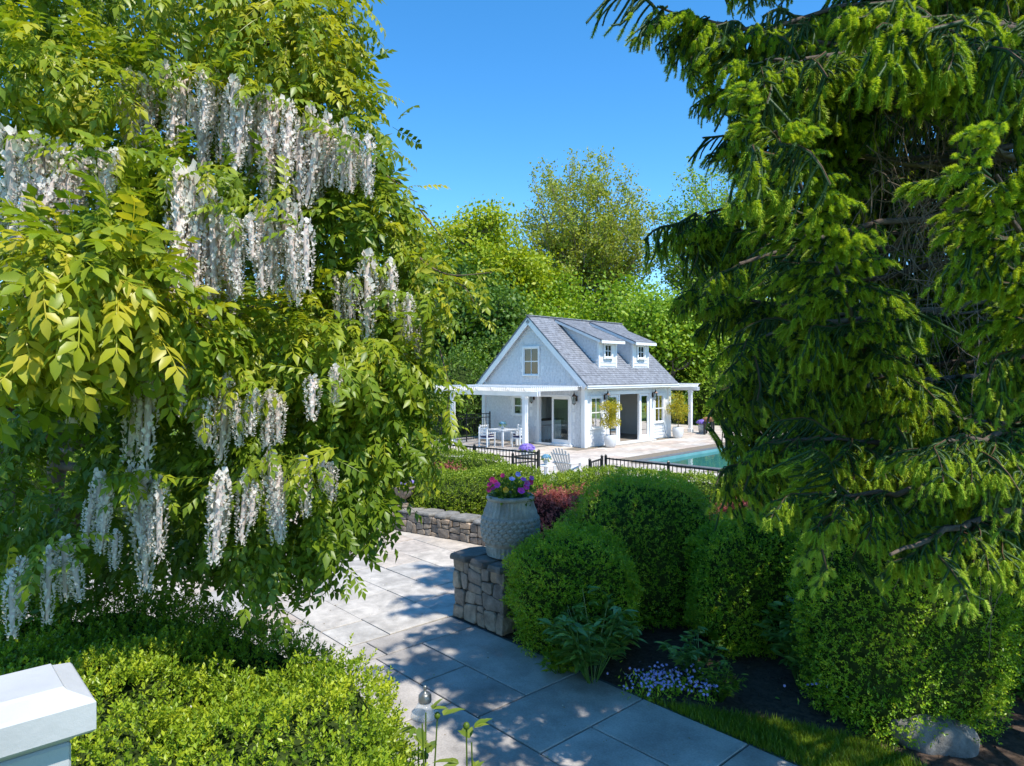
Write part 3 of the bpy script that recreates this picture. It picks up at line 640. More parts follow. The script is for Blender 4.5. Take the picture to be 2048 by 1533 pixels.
# shed dormers
for (a0, a1) in ((1.69, 3.13), (4.49, 5.92)):
    bf, zb, zt = 0.49, zroof(0.49), 4.93; brk = 2.98; zk = zroof(brk)
    q = MB(); poly = [(bf, zb - .02), (bf, zt), (brk, zk - .02)]
    v = [(a, b, z) for a in (a0, a1) for (b, z) in poly]; q.add(v, [(0, 1, 2), (3, 5, 4), (0, 3, 4, 1), (1, 4, 5, 2), (2, 5, 3, 0)]); d_ = q.build('dormer', M_white, house)
    sl2 = (zk + .06 - (zt + .0)) / (brk - bf); L2 = math.hypot(brk - bf + .34, sl2 * (brk - bf + .34)); c2 = 1 / math.sqrt(1 + sl2 ** 2)
    Md = np.eye(4); Md[:3, 0] = (1, 0, 0); Md[:3, 2] = (0, c2, sl2 * c2); Md[:3, 1] = (0, -sl2 * c2, c2); Md[:3, 3] = (0, bf - .34, zt + .05 - sl2 * .34)
    q = MB(); q.box(((a0 + a1) / 2, -.03, L2 / 2), (a1 - a0 + .4, .05, L2), Md); q.build('dormer_roof', M_roof, d_)
    q = MB(); shingles(q, Md, lambda *k: True, a0 - .21, a1 + .21, 0, L2 - .08, .145, .27, rs, th=.012, gap=.008); s_ = q.build('shingles', M_roof, d_); s_['kind'] = 'stuff'
    q = MB(); q.box(((a0 + a1) / 2, bf - .35, zt - sl2 * .34 - .04), (a1 - a0 + .42, .04, .13)); 
    for a in (a0 - .18, a1 + .18): q.box((a, -.10, L2 / 2), (.04, .12, L2 - .12), Md)
    q.build('fascia', M_trim, d_)
    q = MB(); q.box(((a0 + a1) / 2, bf - .17, zt - sl2 * .2 - .07), (a1 - a0 + .3, .33, .03)); q.build('soffit', M_trim, d_)
    Mw = frame((1, 0, 0), (0, -1, 0), (0, bf, 0)); ac = (a0 + a1) / 2
    q = MB(); shingles(q, Mw, lambda xa, xb, za, zb_: not (xb > ac - .38 and xa < ac + .38 and zb_ > 3.95 and za < 4.75), a0 + .1, a1 - .1, zb + .08, zt - .1, .15, .6, rs, th=.02); s_ = q.build('dormer_shingles', M_wallsh, d_); s_['kind'] = 'stuff'
    for a in (a0 + .05, a1 - .05): q = MB(); q.box((a, bf - .01, (zb + zt) / 2), (.12, .05, zt - zb), None); q.build('corner_board', M_trim, d_)
    Mc = frame((0, 1, 0), (-1, 0, 0), (a0, 0, 0))
    def ok_c(xa, xb, za, zb_): return zb_ < zt + (xb - bf) * sl2 - .06 and za > zroof(xa) - .05 and zb_ < zt + (xa - bf) * sl2 - .04
    q = MB(); shingles(q, Mc, ok_c, bf + .06, brk, zb, zk, .15, .21, rs); s_ = q.build('dormer_shingles', M_wallsh, d_); s_['kind'] = 'stuff'
    w_ = window(Mw, ac - .28, ac + .28, 4.05, 4.66, 2, 2, sash=False, parent=house, proud=0.035)

# ---- pergolas
def pergola(name, label, a0, a1, b0, b1, posts, beam_a, raf_b, slats=True):
    pg = thing(name, label, 'pergola', HC, HA); sg = 1 if beam_a > (a0 + a1) / 2 else -1
    for (a, b) in posts:
        q = MB(); q.box((a, b, 1.18), (0.19, 0.19, 2.36), ch=.012); p_ = q.build('post', M_trim, pg)
        q = MB(); q.box((a, b, .11), (.25, .25, .22), ch=.012); q.build('post_base', M_trim, p_); q = MB(); q.box((a, b, 2.28), (.24, .24, .08), ch=.01); q.build('post_capital', M_trim, p_)
    for da in (-.07, .07):
        q = MB(); q.box((beam_a + da, (b0 + b1) / 2, 2.45), (.05, b1 - b0, .20), ch=.006); q.build('beam', M_trim, pg)
    m = MB().box((0, 0, 0), (a1 - a0, .05, .16), ch=.006)
    # notch-cut tail: taper the outer lower corner
    me = m.mesh('rafter', M_trim)
    for v in me.vertices:
        if v.co.x * sg > (a1 - a0) / 2 - .02 and v.co.z < 0: v.co.x -= sg * .14
    for b in raf_b: o = link('rafter', me, pg); o.location = ((a0 + a1) / 2, b, 2.625)
    if slats:
        ms = MB().box((0, 0, 0), (.045, b1 - b0 - .1, .035)).mesh('slat', M_trim); n = int((a1 - a0 - .2) / .125)
        for i in range(n): o = link('slat', ms, pg); o.location = (a0 + .15 + i * .125, (b0 + b1) / 2, 2.723)
    return pg
pergola('pergola', 'white slatted pergola over the dining table', -3.75, -0.02, -0.15, 6.35, [(-3.2, .62), (-3.2, 5.15)], -3.2, [.22 + .95 * k for k in range(7)])
pergola('pergola', 'white pergola on the far end of the pool house', 7.5, 10.95, 0.1, 6.0, [(10.4, .6), (10.4, 5.2)], 10.4, [.4 + 1.0 * k for k in range(6)])

# ---- wall lanterns
def lantern(label, M, x, z):
    o = thing('wall_lantern', label, 'lantern', HC, HA, 'lanterns on the pool house walls'); y = .20
    q = MB(); q.box((x, .03, z + .05), (.11, .02, .24), M); q.box((x, .10, z + .20), (.02, .2, .02), M); q.build('bracket', M_bronze, o)
    T = lambda p: np.asarray(p) @ M[:3, :3].T + M[:3, 3]
    prof = [(.10, .14), (.135, .14), (.12, .17), (.05, .25), (.03, .27), (.035, .30), (.012, .33), (.012, .38)]
    q = MB(); q.lathe(prof, 4, T((x, y, z))); q.build('roof', M_bronze, o)
    q = MB()
    for (sx, sy) in ((-1, -1), (-1, 1), (1, -1), (1, 1)): q.tube([T((x + sx * .05, y + sy * .05, z - .17)), T((x + sx * .085, y + sy * .085, z + .145))], .009, 4)
    q.box((x, y, z - .18), (.12, .12, .02), M); q.box((x, y, z - .21), (.04, .04, .05), M); q.build('cage', M_bronze, o)
    q = MB(); q.box((x, y, z - .02), (.10, .10, .29), M); q.build('pane', M_glass, o)
    q = MB(); q.tube([T((x, y, z - .16)), T((x, y, z - .02))], .014, 6); q.build('candle', M_white, o)
lantern('bronze wall lantern right of the sliding door on the gable wall', MG, .42, 2.12)
lantern('bronze wall lantern between the small window and the sliding door', MG, 2.98, 2.12)
lantern('bronze wall lantern left of the wide patio doors above the potted shrub', MF, 1.48, 2.16)
lantern('bronze wall lantern right of the wide patio doors by the far window', MF, 5.52, 2.16)

# ---- inside the house
def lbox(mb, c, s, **k): return mb.box(c, s, **k)
so_ = thing('sofa', 'tan linen sofa seen through the open patio doors', 'sofa', hl(5.2, 3.1), HA)
q = MB(); q.box((0, 0, .22), (1.9, .85, .34), ch=.03); q.build('base', M_sofa, so_); q = MB(); q.box((0, .36, .58), (1.9, .2, .5), ch=.04); q.build('backrest', M_sofa, so_)
for x in (-.46, .46): q = MB(); q.box((x, -.06, .46), (.9, .66, .14), ch=.04); q.build('seat_cushion', M_sofa, so_)
for x in (-.6, 0.05, .6): q = MB(); q.box((x, .2, .72), (.45, .14, .38), ch=.05, R=None); q.build('pillow', M_cush, so_)
for x in (-1.0, 1.0): q = MB(); q.box((x, 0, .38), (.14, .85, .62), ch=.03); q.build('armrest', M_sofa, so_)
ct = thing('bar_counter', 'white bar counter inside the sliding door', 'counter', hl(1.75, 3.85), HA)
q = MB(); q.box((0, 0, .5), (1.9, .55, .92)); q.build('cabinet', M_stool, ct); q = MB(); q.box((0, 0, .99), (2.1, .8, .05), ch=.008); q.build('worktop', M_black, ct)
def stool(loc, label):
    o = thing('bar_stool', label, 'stool', loc, HA + .2, 'bar stools inside the sliding door')
    q = MB(); q.box((0, 0, .72), (.4, .4, .05), ch=.01); q.build('seat', M_stool, o)
    for sx in (-1, 1):
        for sy in (-1, 1): q = MB(); q.tube([(sx * .2, sy * .2, 0), (sx * .14, sy * .14, .70)], .02, 6); q.build('leg', M_stool, o)
    q = MB(); q.tube([(-.19, -.18, .25), (.19, -.18, .25)], .015, 6); q.tube([(-.18, .18, .3), (.18, .18, .3)], .015, 6); q.build('stretcher', M_stool, o)
stool(hl(.75, 3.1, .04), 'white bar stool just inside the sliding door, nearer the opening edge'); stool(hl(1.35, 3.2, .04), 'white bar stool deeper inside the sliding door')

# ================================================================== TERRACE FURNITURE
TB = hl(-1.75, 3.35)
tb = thing('dining_table', 'square white slatted dining table under the pergola', 'table', TB, HA)
for i in range(9): q = MB(); q.box((-.48 + i * .12, 0, .735), (.112, 1.06, .03), ch=.004); q.build('top_slat', M_white, tb)
q = MB()
for y in (-.45, .45): q.box((0, y, .685), (1.0, .04, .07))
for x in (-.48, .48): q.box((x, 0, .685), (.04, .86, .07))
q.build('apron', M_white, tb)
for sx in (-.46, .46):
    for sy in (-.45, .45): q = MB(); q.box((sx, sy, .36), (.08, .08, .72), ch=.006); q.build('leg', M_white, tb)
def dining_chair():
    o = thing('dining_chair', 'x', 'chair', (0, 0, 0), 0, 'white chairs round the dining table')   # faces +y
    for sx in (-.25, .25):
        q = MB(); q.box((sx, .24, .31), (.05, .05, .62), ch=.005); q.build('leg', M_white, o)
        q = MB(); q.box((sx, -.24, .45), (.05, .05, .90), ch=.005); q.build('leg', M_white, o)
        q = MB(); q.box((sx, 0, .635), (.07, .56, .03), ch=.005); q.build('armrest', M_white, o)
    q = MB(); q.box((0, 0, .40), (.50, .50, .05), ch=.006); q.build('seat', M_white, o)
    for z in (.58, .70, .83): q = MB(); q.box((0, -.24, z), (.46, .025, .075), ch=.004); q.build('back_slat', M_white, o)
    q = MB(); q.box((0, .02, .455), (.46, .46, .06), ch=.02); q.build('cushion', M_navy, o); return o
dc = dining_chair()
spots = [((-.95, .05), -math.pi / 2, 'white dining chair with navy cushion nearest the hedge, left of the table'), ((.0, 1.0), math.pi, 'white dining chair with navy cushion at the back left of the table by the wall'),
         ((.1, -1.0), 0.0, 'white dining chair with navy cushion on the right of the table behind the post'), ((.95, -.1), math.pi / 2, 'white dining chair with navy cushion on the house side of the table')]
for i, ((x, y), r_, lab) in enumerate(spots):
    o = dc if i == 0 else copy_tree(dc); p = TB + U * x + W * y; o.location = p.tolist(); o.rotation_euler = (0, 0, HA + r_); o['label'] = lab

def flower_ball(name, mat, c, r, n, size, seed, parent, org, squash=0.8):
    rs = np.random.RandomState(seed); d = norm(rs.normal(size=(n, 3))); d[:, 2] = np.abs(d[:, 2]) * squash + .05; p = np.asarray(c) + d * np.asarray(r) * rs.uniform(.75, 1.05, (n, 1))
    parts = []
    for k in range(4):   # four petals each
        a = rs.rand(n) * 6.28 if k == 0 else a + math.pi / 2
        B = basis(norm(np.cross(d, rs.normal(size=(n, 3)))), d) if k == 0 else None
        if k == 0: B0m = B
        ca, sa = math.cos(k * math.pi / 2), math.sin(k * math.pi / 2); x = B0m[..., 0] * ca + B0m[..., 1] * sa; y = -B0m[..., 0] * sa + B0m[..., 1] * ca
        parts.append(scatter(T4 * np.array((1, 1.4, 1)), T4F, p, np.stack([x, y, B0m[..., 2]], -1), size * (.8 + .4 * rs.rand(n)), rs.rand(n)))
    V, Fc, Tt = join(parts); o = link(name, raw_mesh(name, V, Fc, mat, Tt, org=org), parent); o['kind'] = 'stuff'; return o
def leaf_ball(name, mat, c, r, n, size, seed, parent, org, shell=.3, up=.3, droop=0.0, tb=0.5):
    rs = np.random.RandomState(seed); d = norm(rs.normal(size=(n, 3))); p = np.asarray(c) + d * np.asarray(r) * rs.uniform(1 - shell, 1.05, (n, 1))
    dd = norm(d + rs.normal(size=(n, 3)) * .6 + np.array((0, 0, up - droop))); V, Fc, Tt = scatter(T4, T4F, p, basis(dd, norm(rs.normal(size=(n, 3)) + np.array((0, 0, 1)))), size * rs.uniform(.7, 1.3, n), np.clip(tb + rs.normal(size=n) * .22, 0, 1))
    o = link(name, raw_mesh(name, V, Fc, mat, Tt, org=org), parent); o['kind'] = 'stuff'; return o
def vase(label, loc, s=1.0):
    o = thing('flower_vase', label, 'vase', loc, 0); q = MB(); q.lathe([(.05 * s, 0), (.075 * s, .04 * s), (.08 * s, .1 * s), (.05 * s, .16 * s), (.055 * s, .18 * s)], 14); q.build('vase', M_pot, o, True)
    leaf_ball('foliage', L_mid, np.array(loc) + (0, 0, .2 * s), (.12 * s, .12 * s, .08 * s), 40, .09 * s, 4, o, loc); flower_ball('blossoms', L_hyd, np.array(loc) + (0, 0, .23 * s), (.16 * s, .16 * s, .13 * s), 150, .04 * s, 5, o, loc)
vase('white vase of blue hydrangeas on the dining table', TB + (0, 0, .75), 1.0)

def planter(label, loc, r, h, seed):
    o = thing('flower_planter', label, 'planter', loc, 0, 'white planters of purple flowers'); q = MB(); q.lathe([(r * .78, 0), (r * .98, h * .5), (r, h), (r * .9, h), (r * .88, h * .9)], 20); q.build('pot', M_pot, o, True)
    q = MB(); q.lathe([(r * .88, h * .8), (r * .88, h * .9)], 16); q.build('soil', M_soil, o)
    leaf_ball('foliage', L_mid, np.array(loc) + (0, 0, h), (r * 1.05, r * 1.05, .14), 160, .10, seed, o, loc); flower_ball('blossoms', L_purp, np.array(loc) + (0, 0, h + .03), (r * 1.35, r * 1.35, .26), 420, .045, seed + 1, o, loc)
pl = at(1054, 918); planter('white planter of purple flowers at the foot of the near pergola post', pl, .24, .34, 20)
planter('white planter of purple flowers by the far pergola post', hl(10.6, -.05), .26, .5, 22)

def potted(label, loc, seed, tiers, lean=0.0):
    o = thing('potted_shrub', label, 'potted shrub', loc, 0, 'yellow shrubs in white pots by the patio doors'); loc = np.asarray(loc, float)
    q = MB(); q.lathe([(.19, 0), (.24, .1), (.285, .32), (.28, .48), (.245, .56), (.215, .56), (.22, .5)], 28); q.build('pot', M_pot, o, True)
    q = MB(); q.lathe([(.22, .45), (.22, .50)], 16); q.build('soil', M_soil, o)
    rs = np.random.RandomState(seed); q = MB(); q.tube([(0, 0, .48), (.02, .01, .8), (-.03, .02, 1.2), (.02 + lean, 0, 1.75)], [.025, .022, .018, .008], 6)
    for k in range(14):
        a = rs.rand() * 6.28; z = rs.uniform(.85, 1.7); q.tube([(0, 0, z), (.12 * math.cos(a), .12 * math.sin(a), z + .08), (.26 * math.cos(a), .26 * math.sin(a), z + .12)], [.009, .006, .003], 4)
    q.build('trunk', M_bark, o)
    ps = []
    for k, (x, y, z, rx, rz, n) in enumerate(tiers):
        d = norm(rs.normal(size=(n, 3))); p = loc + np.array((x, y, z)) + d * np.array((rx, rx, rz)) * (rs.rand(n, 1) ** .5); p = p + nz(p, 3, seed)[:, None] * .06
        dd = norm(d + rs.normal(size=(n, 3)) * .7 + (0, 0, .2)); ps.append(scatter(T4, T4F, p, basis(dd, norm(rs.normal(size=(n, 3)) + (0, 0, 1))), rs.uniform(.05, .095, n), np.clip(.5 + rs.normal(size=n) * .25, 0, 1)))
    V, Fc, Tt = join(ps); f = link('foliage', raw_mesh('foliage', V, Fc, L_potsh, Tt, org=loc), o); f['kind'] = 'stuff'
potted('yellow-leaved two-tiered shrub in a white pot left of the patio doors', hl(.95, -.72), 31, [(0, 0, 1.80, .50, .27, 1300), (.02, 0, 1.5, .3, .18, 240), (.0, 0, 1.12, .48, .26, 1100), (.05, 0, 1.35, .25, .2, 200)])
potted('yellow-leaved open shrub in a white pot right of the patio doors', hl(6.95, -.62), 37, [(0, 0, 1.45, .58, .44, 1500), (-.05, 0, 2.0, .42, .38, 420), (.1, 0, .95, .36, .2, 220)])

# brown topped table with dark legs by the far pergola
bt = thing('outdoor_table', 'brown wooden outdoor table on dark legs beside the far pergola', 'table', at(1418, 869), HA + .35)
q = MB(); q.box((0, 0, .86), (.95, .5, .10), ch=.02); q.build('tabletop', M_brown, bt)
q = MB(); q.box((0, 0, .755), (.85, .42, .09), ch=.01); q.build('apron', M_brown, bt)
for sx in (-.4, .4):
    for sy in (-.19, .19): q = MB(); q.box((sx, sy, .355), (.09, .09, .71), ch=.008); q.build('leg', M_black, bt)

# adirondack chair and side table by the gate
M_adir = plain('adirondack_paint', (0.62, 0.62, 0.60), .5, var=.06)
ac_loc = np.array((1.70, 21.3, 0.0)); ad = thing('adirondack_chair', 'pale wooden adirondack chair seen from behind, by the pool gate', 'chair', ac_loc, RA(-38))
sc_ = .93     # faces +y
def abox(name, c, s, R=None, ch=.006):
    q = MB(); q.box(np.array(c) * sc_, np.array(s) * sc_, R=R, ch=ch); return q.build(name, M_adir, ad)
def rx(a): c, s = math.cos(a), math.sin(a); return np.array(((1, 0, 0), (0, c, -s), (0, s, c)))
for i in range(7):
    k = i - 3; ln = .86 - .018 * k * k; fan = RA(-3.0 * k); Rb = rx(RA(24)); Rf = np.array(((math.cos(fan), 0, -math.sin(fan)), (0, 1, 0), (math.sin(fan), 0, math.cos(fan))))
    Rr = Rb @ Rf; base = np.array((k * .078, -.12, .30)); c = base + Rr @ np.array((0, 0, ln / 2)); abox('back_slat', c, (.072, .018, ln), Rr)
for i in range(6): abox('seat_slat', (0, -.08 + i * .092, .30 + i * .018), (.54, .082, .02), rx(RA(11)))
for sx in (-1, 1):
    abox('armrest', (sx * .33, .06, .56), (.13, .72, .022)); abox('leg', (sx * .295, .36, .275), (.03, .10, .55))
    abox('leg', (sx * .262, .02, .19), (.03, .98, .12), rx(RA(17))); abox('arm_support', (sx * .31, -.22, .40), (.035, .05, .30))
abox('back_rail', (0, -.245, .56), (.74, .03, .06), rx(RA(24))); abox('back_rail', (0, -.375, .86), (.56, .03, .05), rx(RA(24))); abox('apron', (0, .40, .36), (.56, .02, .10))
st_loc = np.array((1.03, 20.6, 0)); stb = thing('side_table', 'small white side table beside the adirondack chair', 'table', st_loc, RA(-40))
for i in range(4): q = MB(); q.box((-.165 + i * .11, 0, .52), (.102, .44, .022), ch=.004); q.build('top_slat', M_white, stb)
for sx in (-.18, .18):
    for sy in (-.18, .18): q = MB(); q.box((sx, sy, .254), (.045, .045, .508), ch=.004); q.build('leg', M_white, stb)
q = MB(); q.box((0, 0, .16), (.34, .34, .02)); q.build('shelf', M_white, stb)
vase('white vase of blue hydrangeas on the side table by the gate', st_loc + (0, 0, .532), .95)

# ================================================================== FENCES
def fence(label, p0, p1, h, name='iron_fence', posts=None, endposts=(True, True), cat='fence', lift=.08):
    p0, p1 = np.asarray(p0, float), np.asarray(p1, float); d = (p1 - p0)[:2]; Ln = float(np.linalg.norm(d)); o = thing(name, label, cat, (p0[0], p0[1], 0), math.atan2(d[1], d[0]), 'black iron pool fencing')
    for z in (h - .04, h - .22, lift + .06): q = MB(); q.box((Ln / 2, 0, z), (Ln, .028, .035)); q.build('rail', M_black, o)
    np_ = posts if posts is not None else max(1, round(Ln / 1.8)); me = MB().box((0, 0, h / 2), (.055, .055, h + .04), ch=.004).mesh('post', M_black); cap = MB().lathe([(.040, 0), (.040, .02), (.012, .045)], 4).mesh('cap', M_black)
    for i in range(np_ + 1):
        if (i == 0 and not endposts[0]) or (i == np_ and not endposts[1]): continue
        po = link('post', me, o); po.location = (Ln * i / np_, 0, 0); c_ = link('cap', cap, po); c_.location = (0, 0, h + .02)
    n = int(Ln / .112); mp = MB().box((0, 0, (h + lift) / 2), (.016, .016, h - lift - .03)).mesh('picket', M_black)
    for i in range(1, n):
        x = Ln * i / n; pk = link('picket', mp, o); pk.location = (x, 0, 0)
    return o
fence('black iron picket fence behind the clipped hedge left of the gate', (-2.9, 21.2, 0), (.72, 18.35, 0), 1.2, endposts=(True, True), posts=2)
fence('open black iron gate leaf left of the pool gateway', (.02, 17.72, 0), (.70, 18.27, 0), 1.18, name='iron_gate', posts=1, cat='gate')
fence('open black iron gate leaf right of the pool gateway', (1.88, 16.5, 0), (2.27, 17.22, 0), 1.18, name='iron_gate', posts=1, cat='gate')
fence('black iron picket fence between the pool and the clipped hedge right of the gate', (2.36, 17.18, 0), (6.2, 13.3, 0), 1.2, posts=3)
fence('black iron picket fence at the far left side of the dining terrace', hl(-6.5, 5.75), hl(-.22, 5.75), 1.35, posts=4)

# ================================================================== STONE WALL, PIER, URNS
def cells(poly, area, rs):
    """cut a convex outline into irregular stones by slanted joints"""
    P = np.array(poly, float); x, y = P[:, 0], P[:, 1]; A = .5 * abs(np.dot(x, np.roll(y, -1)) - np.dot(y, np.roll(x, -1)))
    if A < area * rs.uniform(.55, 1.9): return [P]
    c = P.mean(0); ex = np.ptp(P, axis=0); k = 0 if ex[0] > ex[1] * 1.15 else 1; ax = np.eye(2)[k]; ext = ex[k]
    a = rs.normal() * .13; n = np.array((ax[0] * math.cos(a) - ax[1] * math.sin(a), ax[0] * math.sin(a) + ax[1] * math.cos(a))); o = c + ax * ext * rs.uniform(-.2, .2)
    d = (P - o) @ n; out = ([], [])
    for i in range(len(P)):
        j = (i + 1) % len(P); out[0 if d[i] < 0 else 1].append(P[i])
        if (d[i] < 0) != (d[j] < 0):
            q_ = P[i] + (P[j] - P[i]) * d[i] / (d[i] - d[j]); out[0].append(q_); out[1].append(q_)
    if min(len(out[0]), len(out[1])) < 3: return [P]
    return cells(out[0], area, rs) + cells(out[1], area, rs)
def rects(x0, x1, z0, z1, mn, rs): return cells([(x0, z0), (x1, z0), (x1, z1), (x0, z1)], mn * mn * 1.25, rs)
def inset(P, g):
    """move the edges of a convex outline (anticlockwise) inwards"""
    n = len(P); e = np.roll(P, -1, 0) - P; L = np.linalg.norm(e, axis=1, keepdims=True) + 1e-9; nn = np.stack([-e[:, 1], e[:, 0]], 1) / L; out = []
    for i in range(n):
        a, b = nn[i - 1], nn[i]; m = a + b; m = m / max(.3, (m @ m) / 2); out.append(P[i] + m * g)
    return np.array(out)
def stone_piece(P, rs, M, depth=.05, gap=.008):
    """one angular rubble stone, proud of the wall face"""
    A = .5 * (np.dot(P[:, 0], np.roll(P[:, 1], -1)) - np.dot(P[:, 1], np.roll(P[:, 0], -1)))
    if A < 0: P = P[::-1]
    # nick the corners
    Q = []
    for i in range(len(P)):
        a, b, c = P[i - 1], P[i], P[(i + 1) % len(P)]; k = rs.uniform(.06, .2); Q += [b + (a - b) * k, b + (c - b) * k]
    P = inset(np.array(Q), gap); c = P.mean(0); P = P - c; e = .004; P = P + rs.uniform(-e, e, P.shape); n = len(P)
    d = depth * rs.uniform(.5, 1.4); tilt = rs.uniform(-.10, .10, 2); v = []
    for (s_, y) in ((1.0, -.03), (1.0, d * .6), (.90, d)):
        for p in P: v.append((p[0] * s_, y + (p[0] * tilt[0] + p[1] * tilt[1]) * (y > 0) + (rs.uniform(-.004, .004) if y == d else 0), p[1] * s_))
    v.append((0, d + rs.uniform(-.002, .012), 0))
    f = [(i, n + i, n + (i + 1) % n, (i + 1) % n)[::-1] for i in range(n)] + [(n + i, 2 * n + i, 2 * n + (i + 1) % n, n + (i + 1) % n)[::-1] for i in range(n)] + [(2 * n + i, 3 * n, 2 * n + (i + 1) % n)[::-1] for i in range(n)]
    q = MB(); q.add(np.array(v), f); me = q.mesh('stone', M_rubble); Mo = M @ np.array(Matrix.Translation((c[0], 0, c[1]))); return me, Mo
def slab_piece(x0, x1, y0, y1, th, rs, mat, name='capstone'):
    """thin flat stone with broken edges; returns mesh around its centre"""
    n = 10; w_, h_ = (x1 - x0) / 2 - .006, (y1 - y0) / 2; P = []
    for i in range(n):
        a = 2 * math.pi * (i + .5) / n; c, s = math.cos(a), math.sin(a); m = max(abs(c), abs(s)); P.append((w_ * c / m * rs.uniform(.96, 1.0), h_ * s / m * rs.uniform(.93, 1.02)))
    P = np.array(P); v = [(*p * .985, -th / 2) for p in P] + [(*p, 0) for p in P] + [(*(p * np.array((1 - .015 / w_, 1 - .015 / h_))), th / 2 + rs.uniform(-.004, .004)) for p in P]
    f = [tuple(range(n))[::-1], tuple(range(2 * n, 3 * n))] + [(i, (i + 1) % n, n + (i + 1) % n, n + i) for i in range(n)] + [(n + i, n + (i + 1) % n, 2 * n + (i + 1) % n, 2 * n + i) for i in range(n)]
    q = MB(); q.add(v, f); return q.mesh(name, mat)

rs = np.random.RandomState(21)
# low seat wall along the far side of the patio (several straight runs of one wall)
WP = [np.array(p) for p in ((-4.6, 15.5, 0), (-2.46, 14.42, 0), (-.8, 13.3, 0), (.75, 12.0, 0), (1.75, 11.0, 0))]
lw = thing('low_stone_wall', 'low fieldstone seat wall with flat capstones along the patio', 'wall', WP[2], 0); WH, WTk = .40, .42
for i in range(len(WP) - 1):
    p0, p1 = WP[i] - WP[2], WP[i + 1] - WP[2]; d = p1 - p0; Ln = np.linalg.norm(d); e1 = d / Ln; n_ = np.array((e1[1], -e1[0], 0)); n_ = -n_ if n_[1] > 0 else n_
    Mw = frame(e1, n_, p0); q = MB(); q.box((Ln / 2, -WTk / 2 - .005, WH / 2 - .01), (Ln + .05, WTk - .03, WH), Mw); q.build('mortar_core', M_mortar, lw)
    for r in rects(0, Ln, 0, WH - .02, .17, rs):
        me, Mo = stone_piece(r, rs, Mw, depth=.035, gap=.005); link('stone', me, lw, Mo)
    x = 0.0
    while x < Ln - .05:
        l_ = min(rs.uniform(.38, .7), Ln - x); l_ = Ln - x if Ln - x - l_ < .25 else l_
        me = slab_piece(0, l_, 0, WTk + .10, .06, rs, M_cap); Mo = Mw @ np.array(Matrix.Translation((x + l_ / 2, -WTk / 2, WH + .022))); link('capstone', me, lw, Mo); x += l_

# stone pier
PH = .80; ps0, ps1, pt0, pt1 = -1.03, -.02, .02, .95
pier = thing('stone_pier', 'square fieldstone pier with dark capstones carrying the scaled urn', 'pier', GO, GA)
q = MB(); q.box(((ps0 + ps1) / 2, (pt0 + pt1) / 2, PH / 2 - .01), (ps1 - ps0 - .06, pt1 - pt0 - .06, PH)); q.build('mortar_core', M_mortar, pier)
for Mw, Ln in ((frame((1, 0, 0), (0, -1, 0), (ps0, pt0 + .03, 0)), ps1 - ps0), (frame((0, 1, 0), (1, 0, 0), (ps1 - .03, pt0, 0)), pt1 - pt0), (frame((0, 1, 0), (-1, 0, 0), (ps0 + .03, pt0, 0)), pt1 - pt0), (frame((1, 0, 0), (0, 1, 0), (ps0, pt1 - .03, 0)), ps1 - ps0)):
    for r in rects(0, Ln, 0, PH - .01, .20, rs): me, Mo = stone_piece(r, rs, Mw, depth=.03, gap=.005); link('stone', me, pier, Mo)
for (x0, x1, y0, y1) in ((ps0 - .06, -.66, pt0 - .06, .55), (-.66, -.30, pt0 - .06, .5), (-.30, ps1 + .06, pt0 - .06, .42), (ps0 - .06, -.5, .55, pt1 + .06), (-.5, ps1 + .06, .46, pt1 + .06)):
    me = slab_piece(x0, x1, y0, y1, .075, rs, M_pcap); o = link('capstone', me, pier); o.location = ((x0 + x1) / 2, (y0 + y1) / 2, PH + .03)

# big urn with fish-scale relief
UC = gl_(-.40, .50, PH + .072); urn = thing('scaled_urn', 'large weathered stone urn with fish-scale relief on the stone pier', 'urn', UC, .4)
prof = [(.30, 0), (.335, .015), (.335, .04), (.35, .13), (.345, .15), (.375, .20), (.405, .30), (.41, .40), (.40, .50), (.375, .60), (.345, .66), (.33, .71), (.32, .755), (.335, .765), (.345, .79), (.33, .815), (.29, .82), (.275, .80), (.27, .72)]
prof = [(r * .94, z * .98) for r, z in prof]
def flute(r, z, th):
    k = 1.0 if (.03 < z < .145 or .57 < z < .74) else 0.0
    return r * (1 + .022 * k * np.sign(np.sin(th * 36)) * np.abs(np.sin(th * 36)) ** .5)
P2 = []   # densify the profile
for (r0, z0), (r1, z1) in zip(prof[:-1], prof[1:]):
    for k in range(3): P2.append((r0 + (r1 - r0) * k / 3, z0 + (z1 - z0) * k / 3))
P2.append(prof[-1]); q = MB(); q.lathe(P2, 216, fr=flute); q.build('body', M_urn, urn, True)
scq = MB(); n = 9; sv = [(0, .012, .5)]      # one scale: rounded shield, local x across, y out, z up (unit height)
rim = [(-.5, .55), (-.5, .1)] + [(-.5 * math.cos(a), .1 - .5 * math.sin(a)) for a in np.linspace(.35, math.pi - .35, 7)] + [(.5, .1), (.5, .55)]
vv = [(x, -.02, z) for x, z in rim] + [(x, .085 if z < .4 else .0, z) for x, z in rim] + [(x * .78, .14 if z < .3 else .03, z * .8 + .05) for x, z in rim]; m_ = len(rim)
ff = [(i, i + 1, m_ + i + 1, m_ + i)[::-1] for i in range(m_ - 1)] + [(m_ + i, m_ + i + 1, 2 * m_ + i + 1, 2 * m_ + i)[::-1] for i in range(m_ - 1)] + [tuple(range(2 * m_, 3 * m_))]
scq.add(vv, ff); sme = scq.mesh('scale', M_urn)
rad = lambda z: float(np.interp(z, [p[1] for p in prof[:14]], [p[0] for p in prof[:14]]))
rows = 6; nsc = 24; z_lo, z_hi = .20, .535; hz = (z_hi - z_lo) / rows
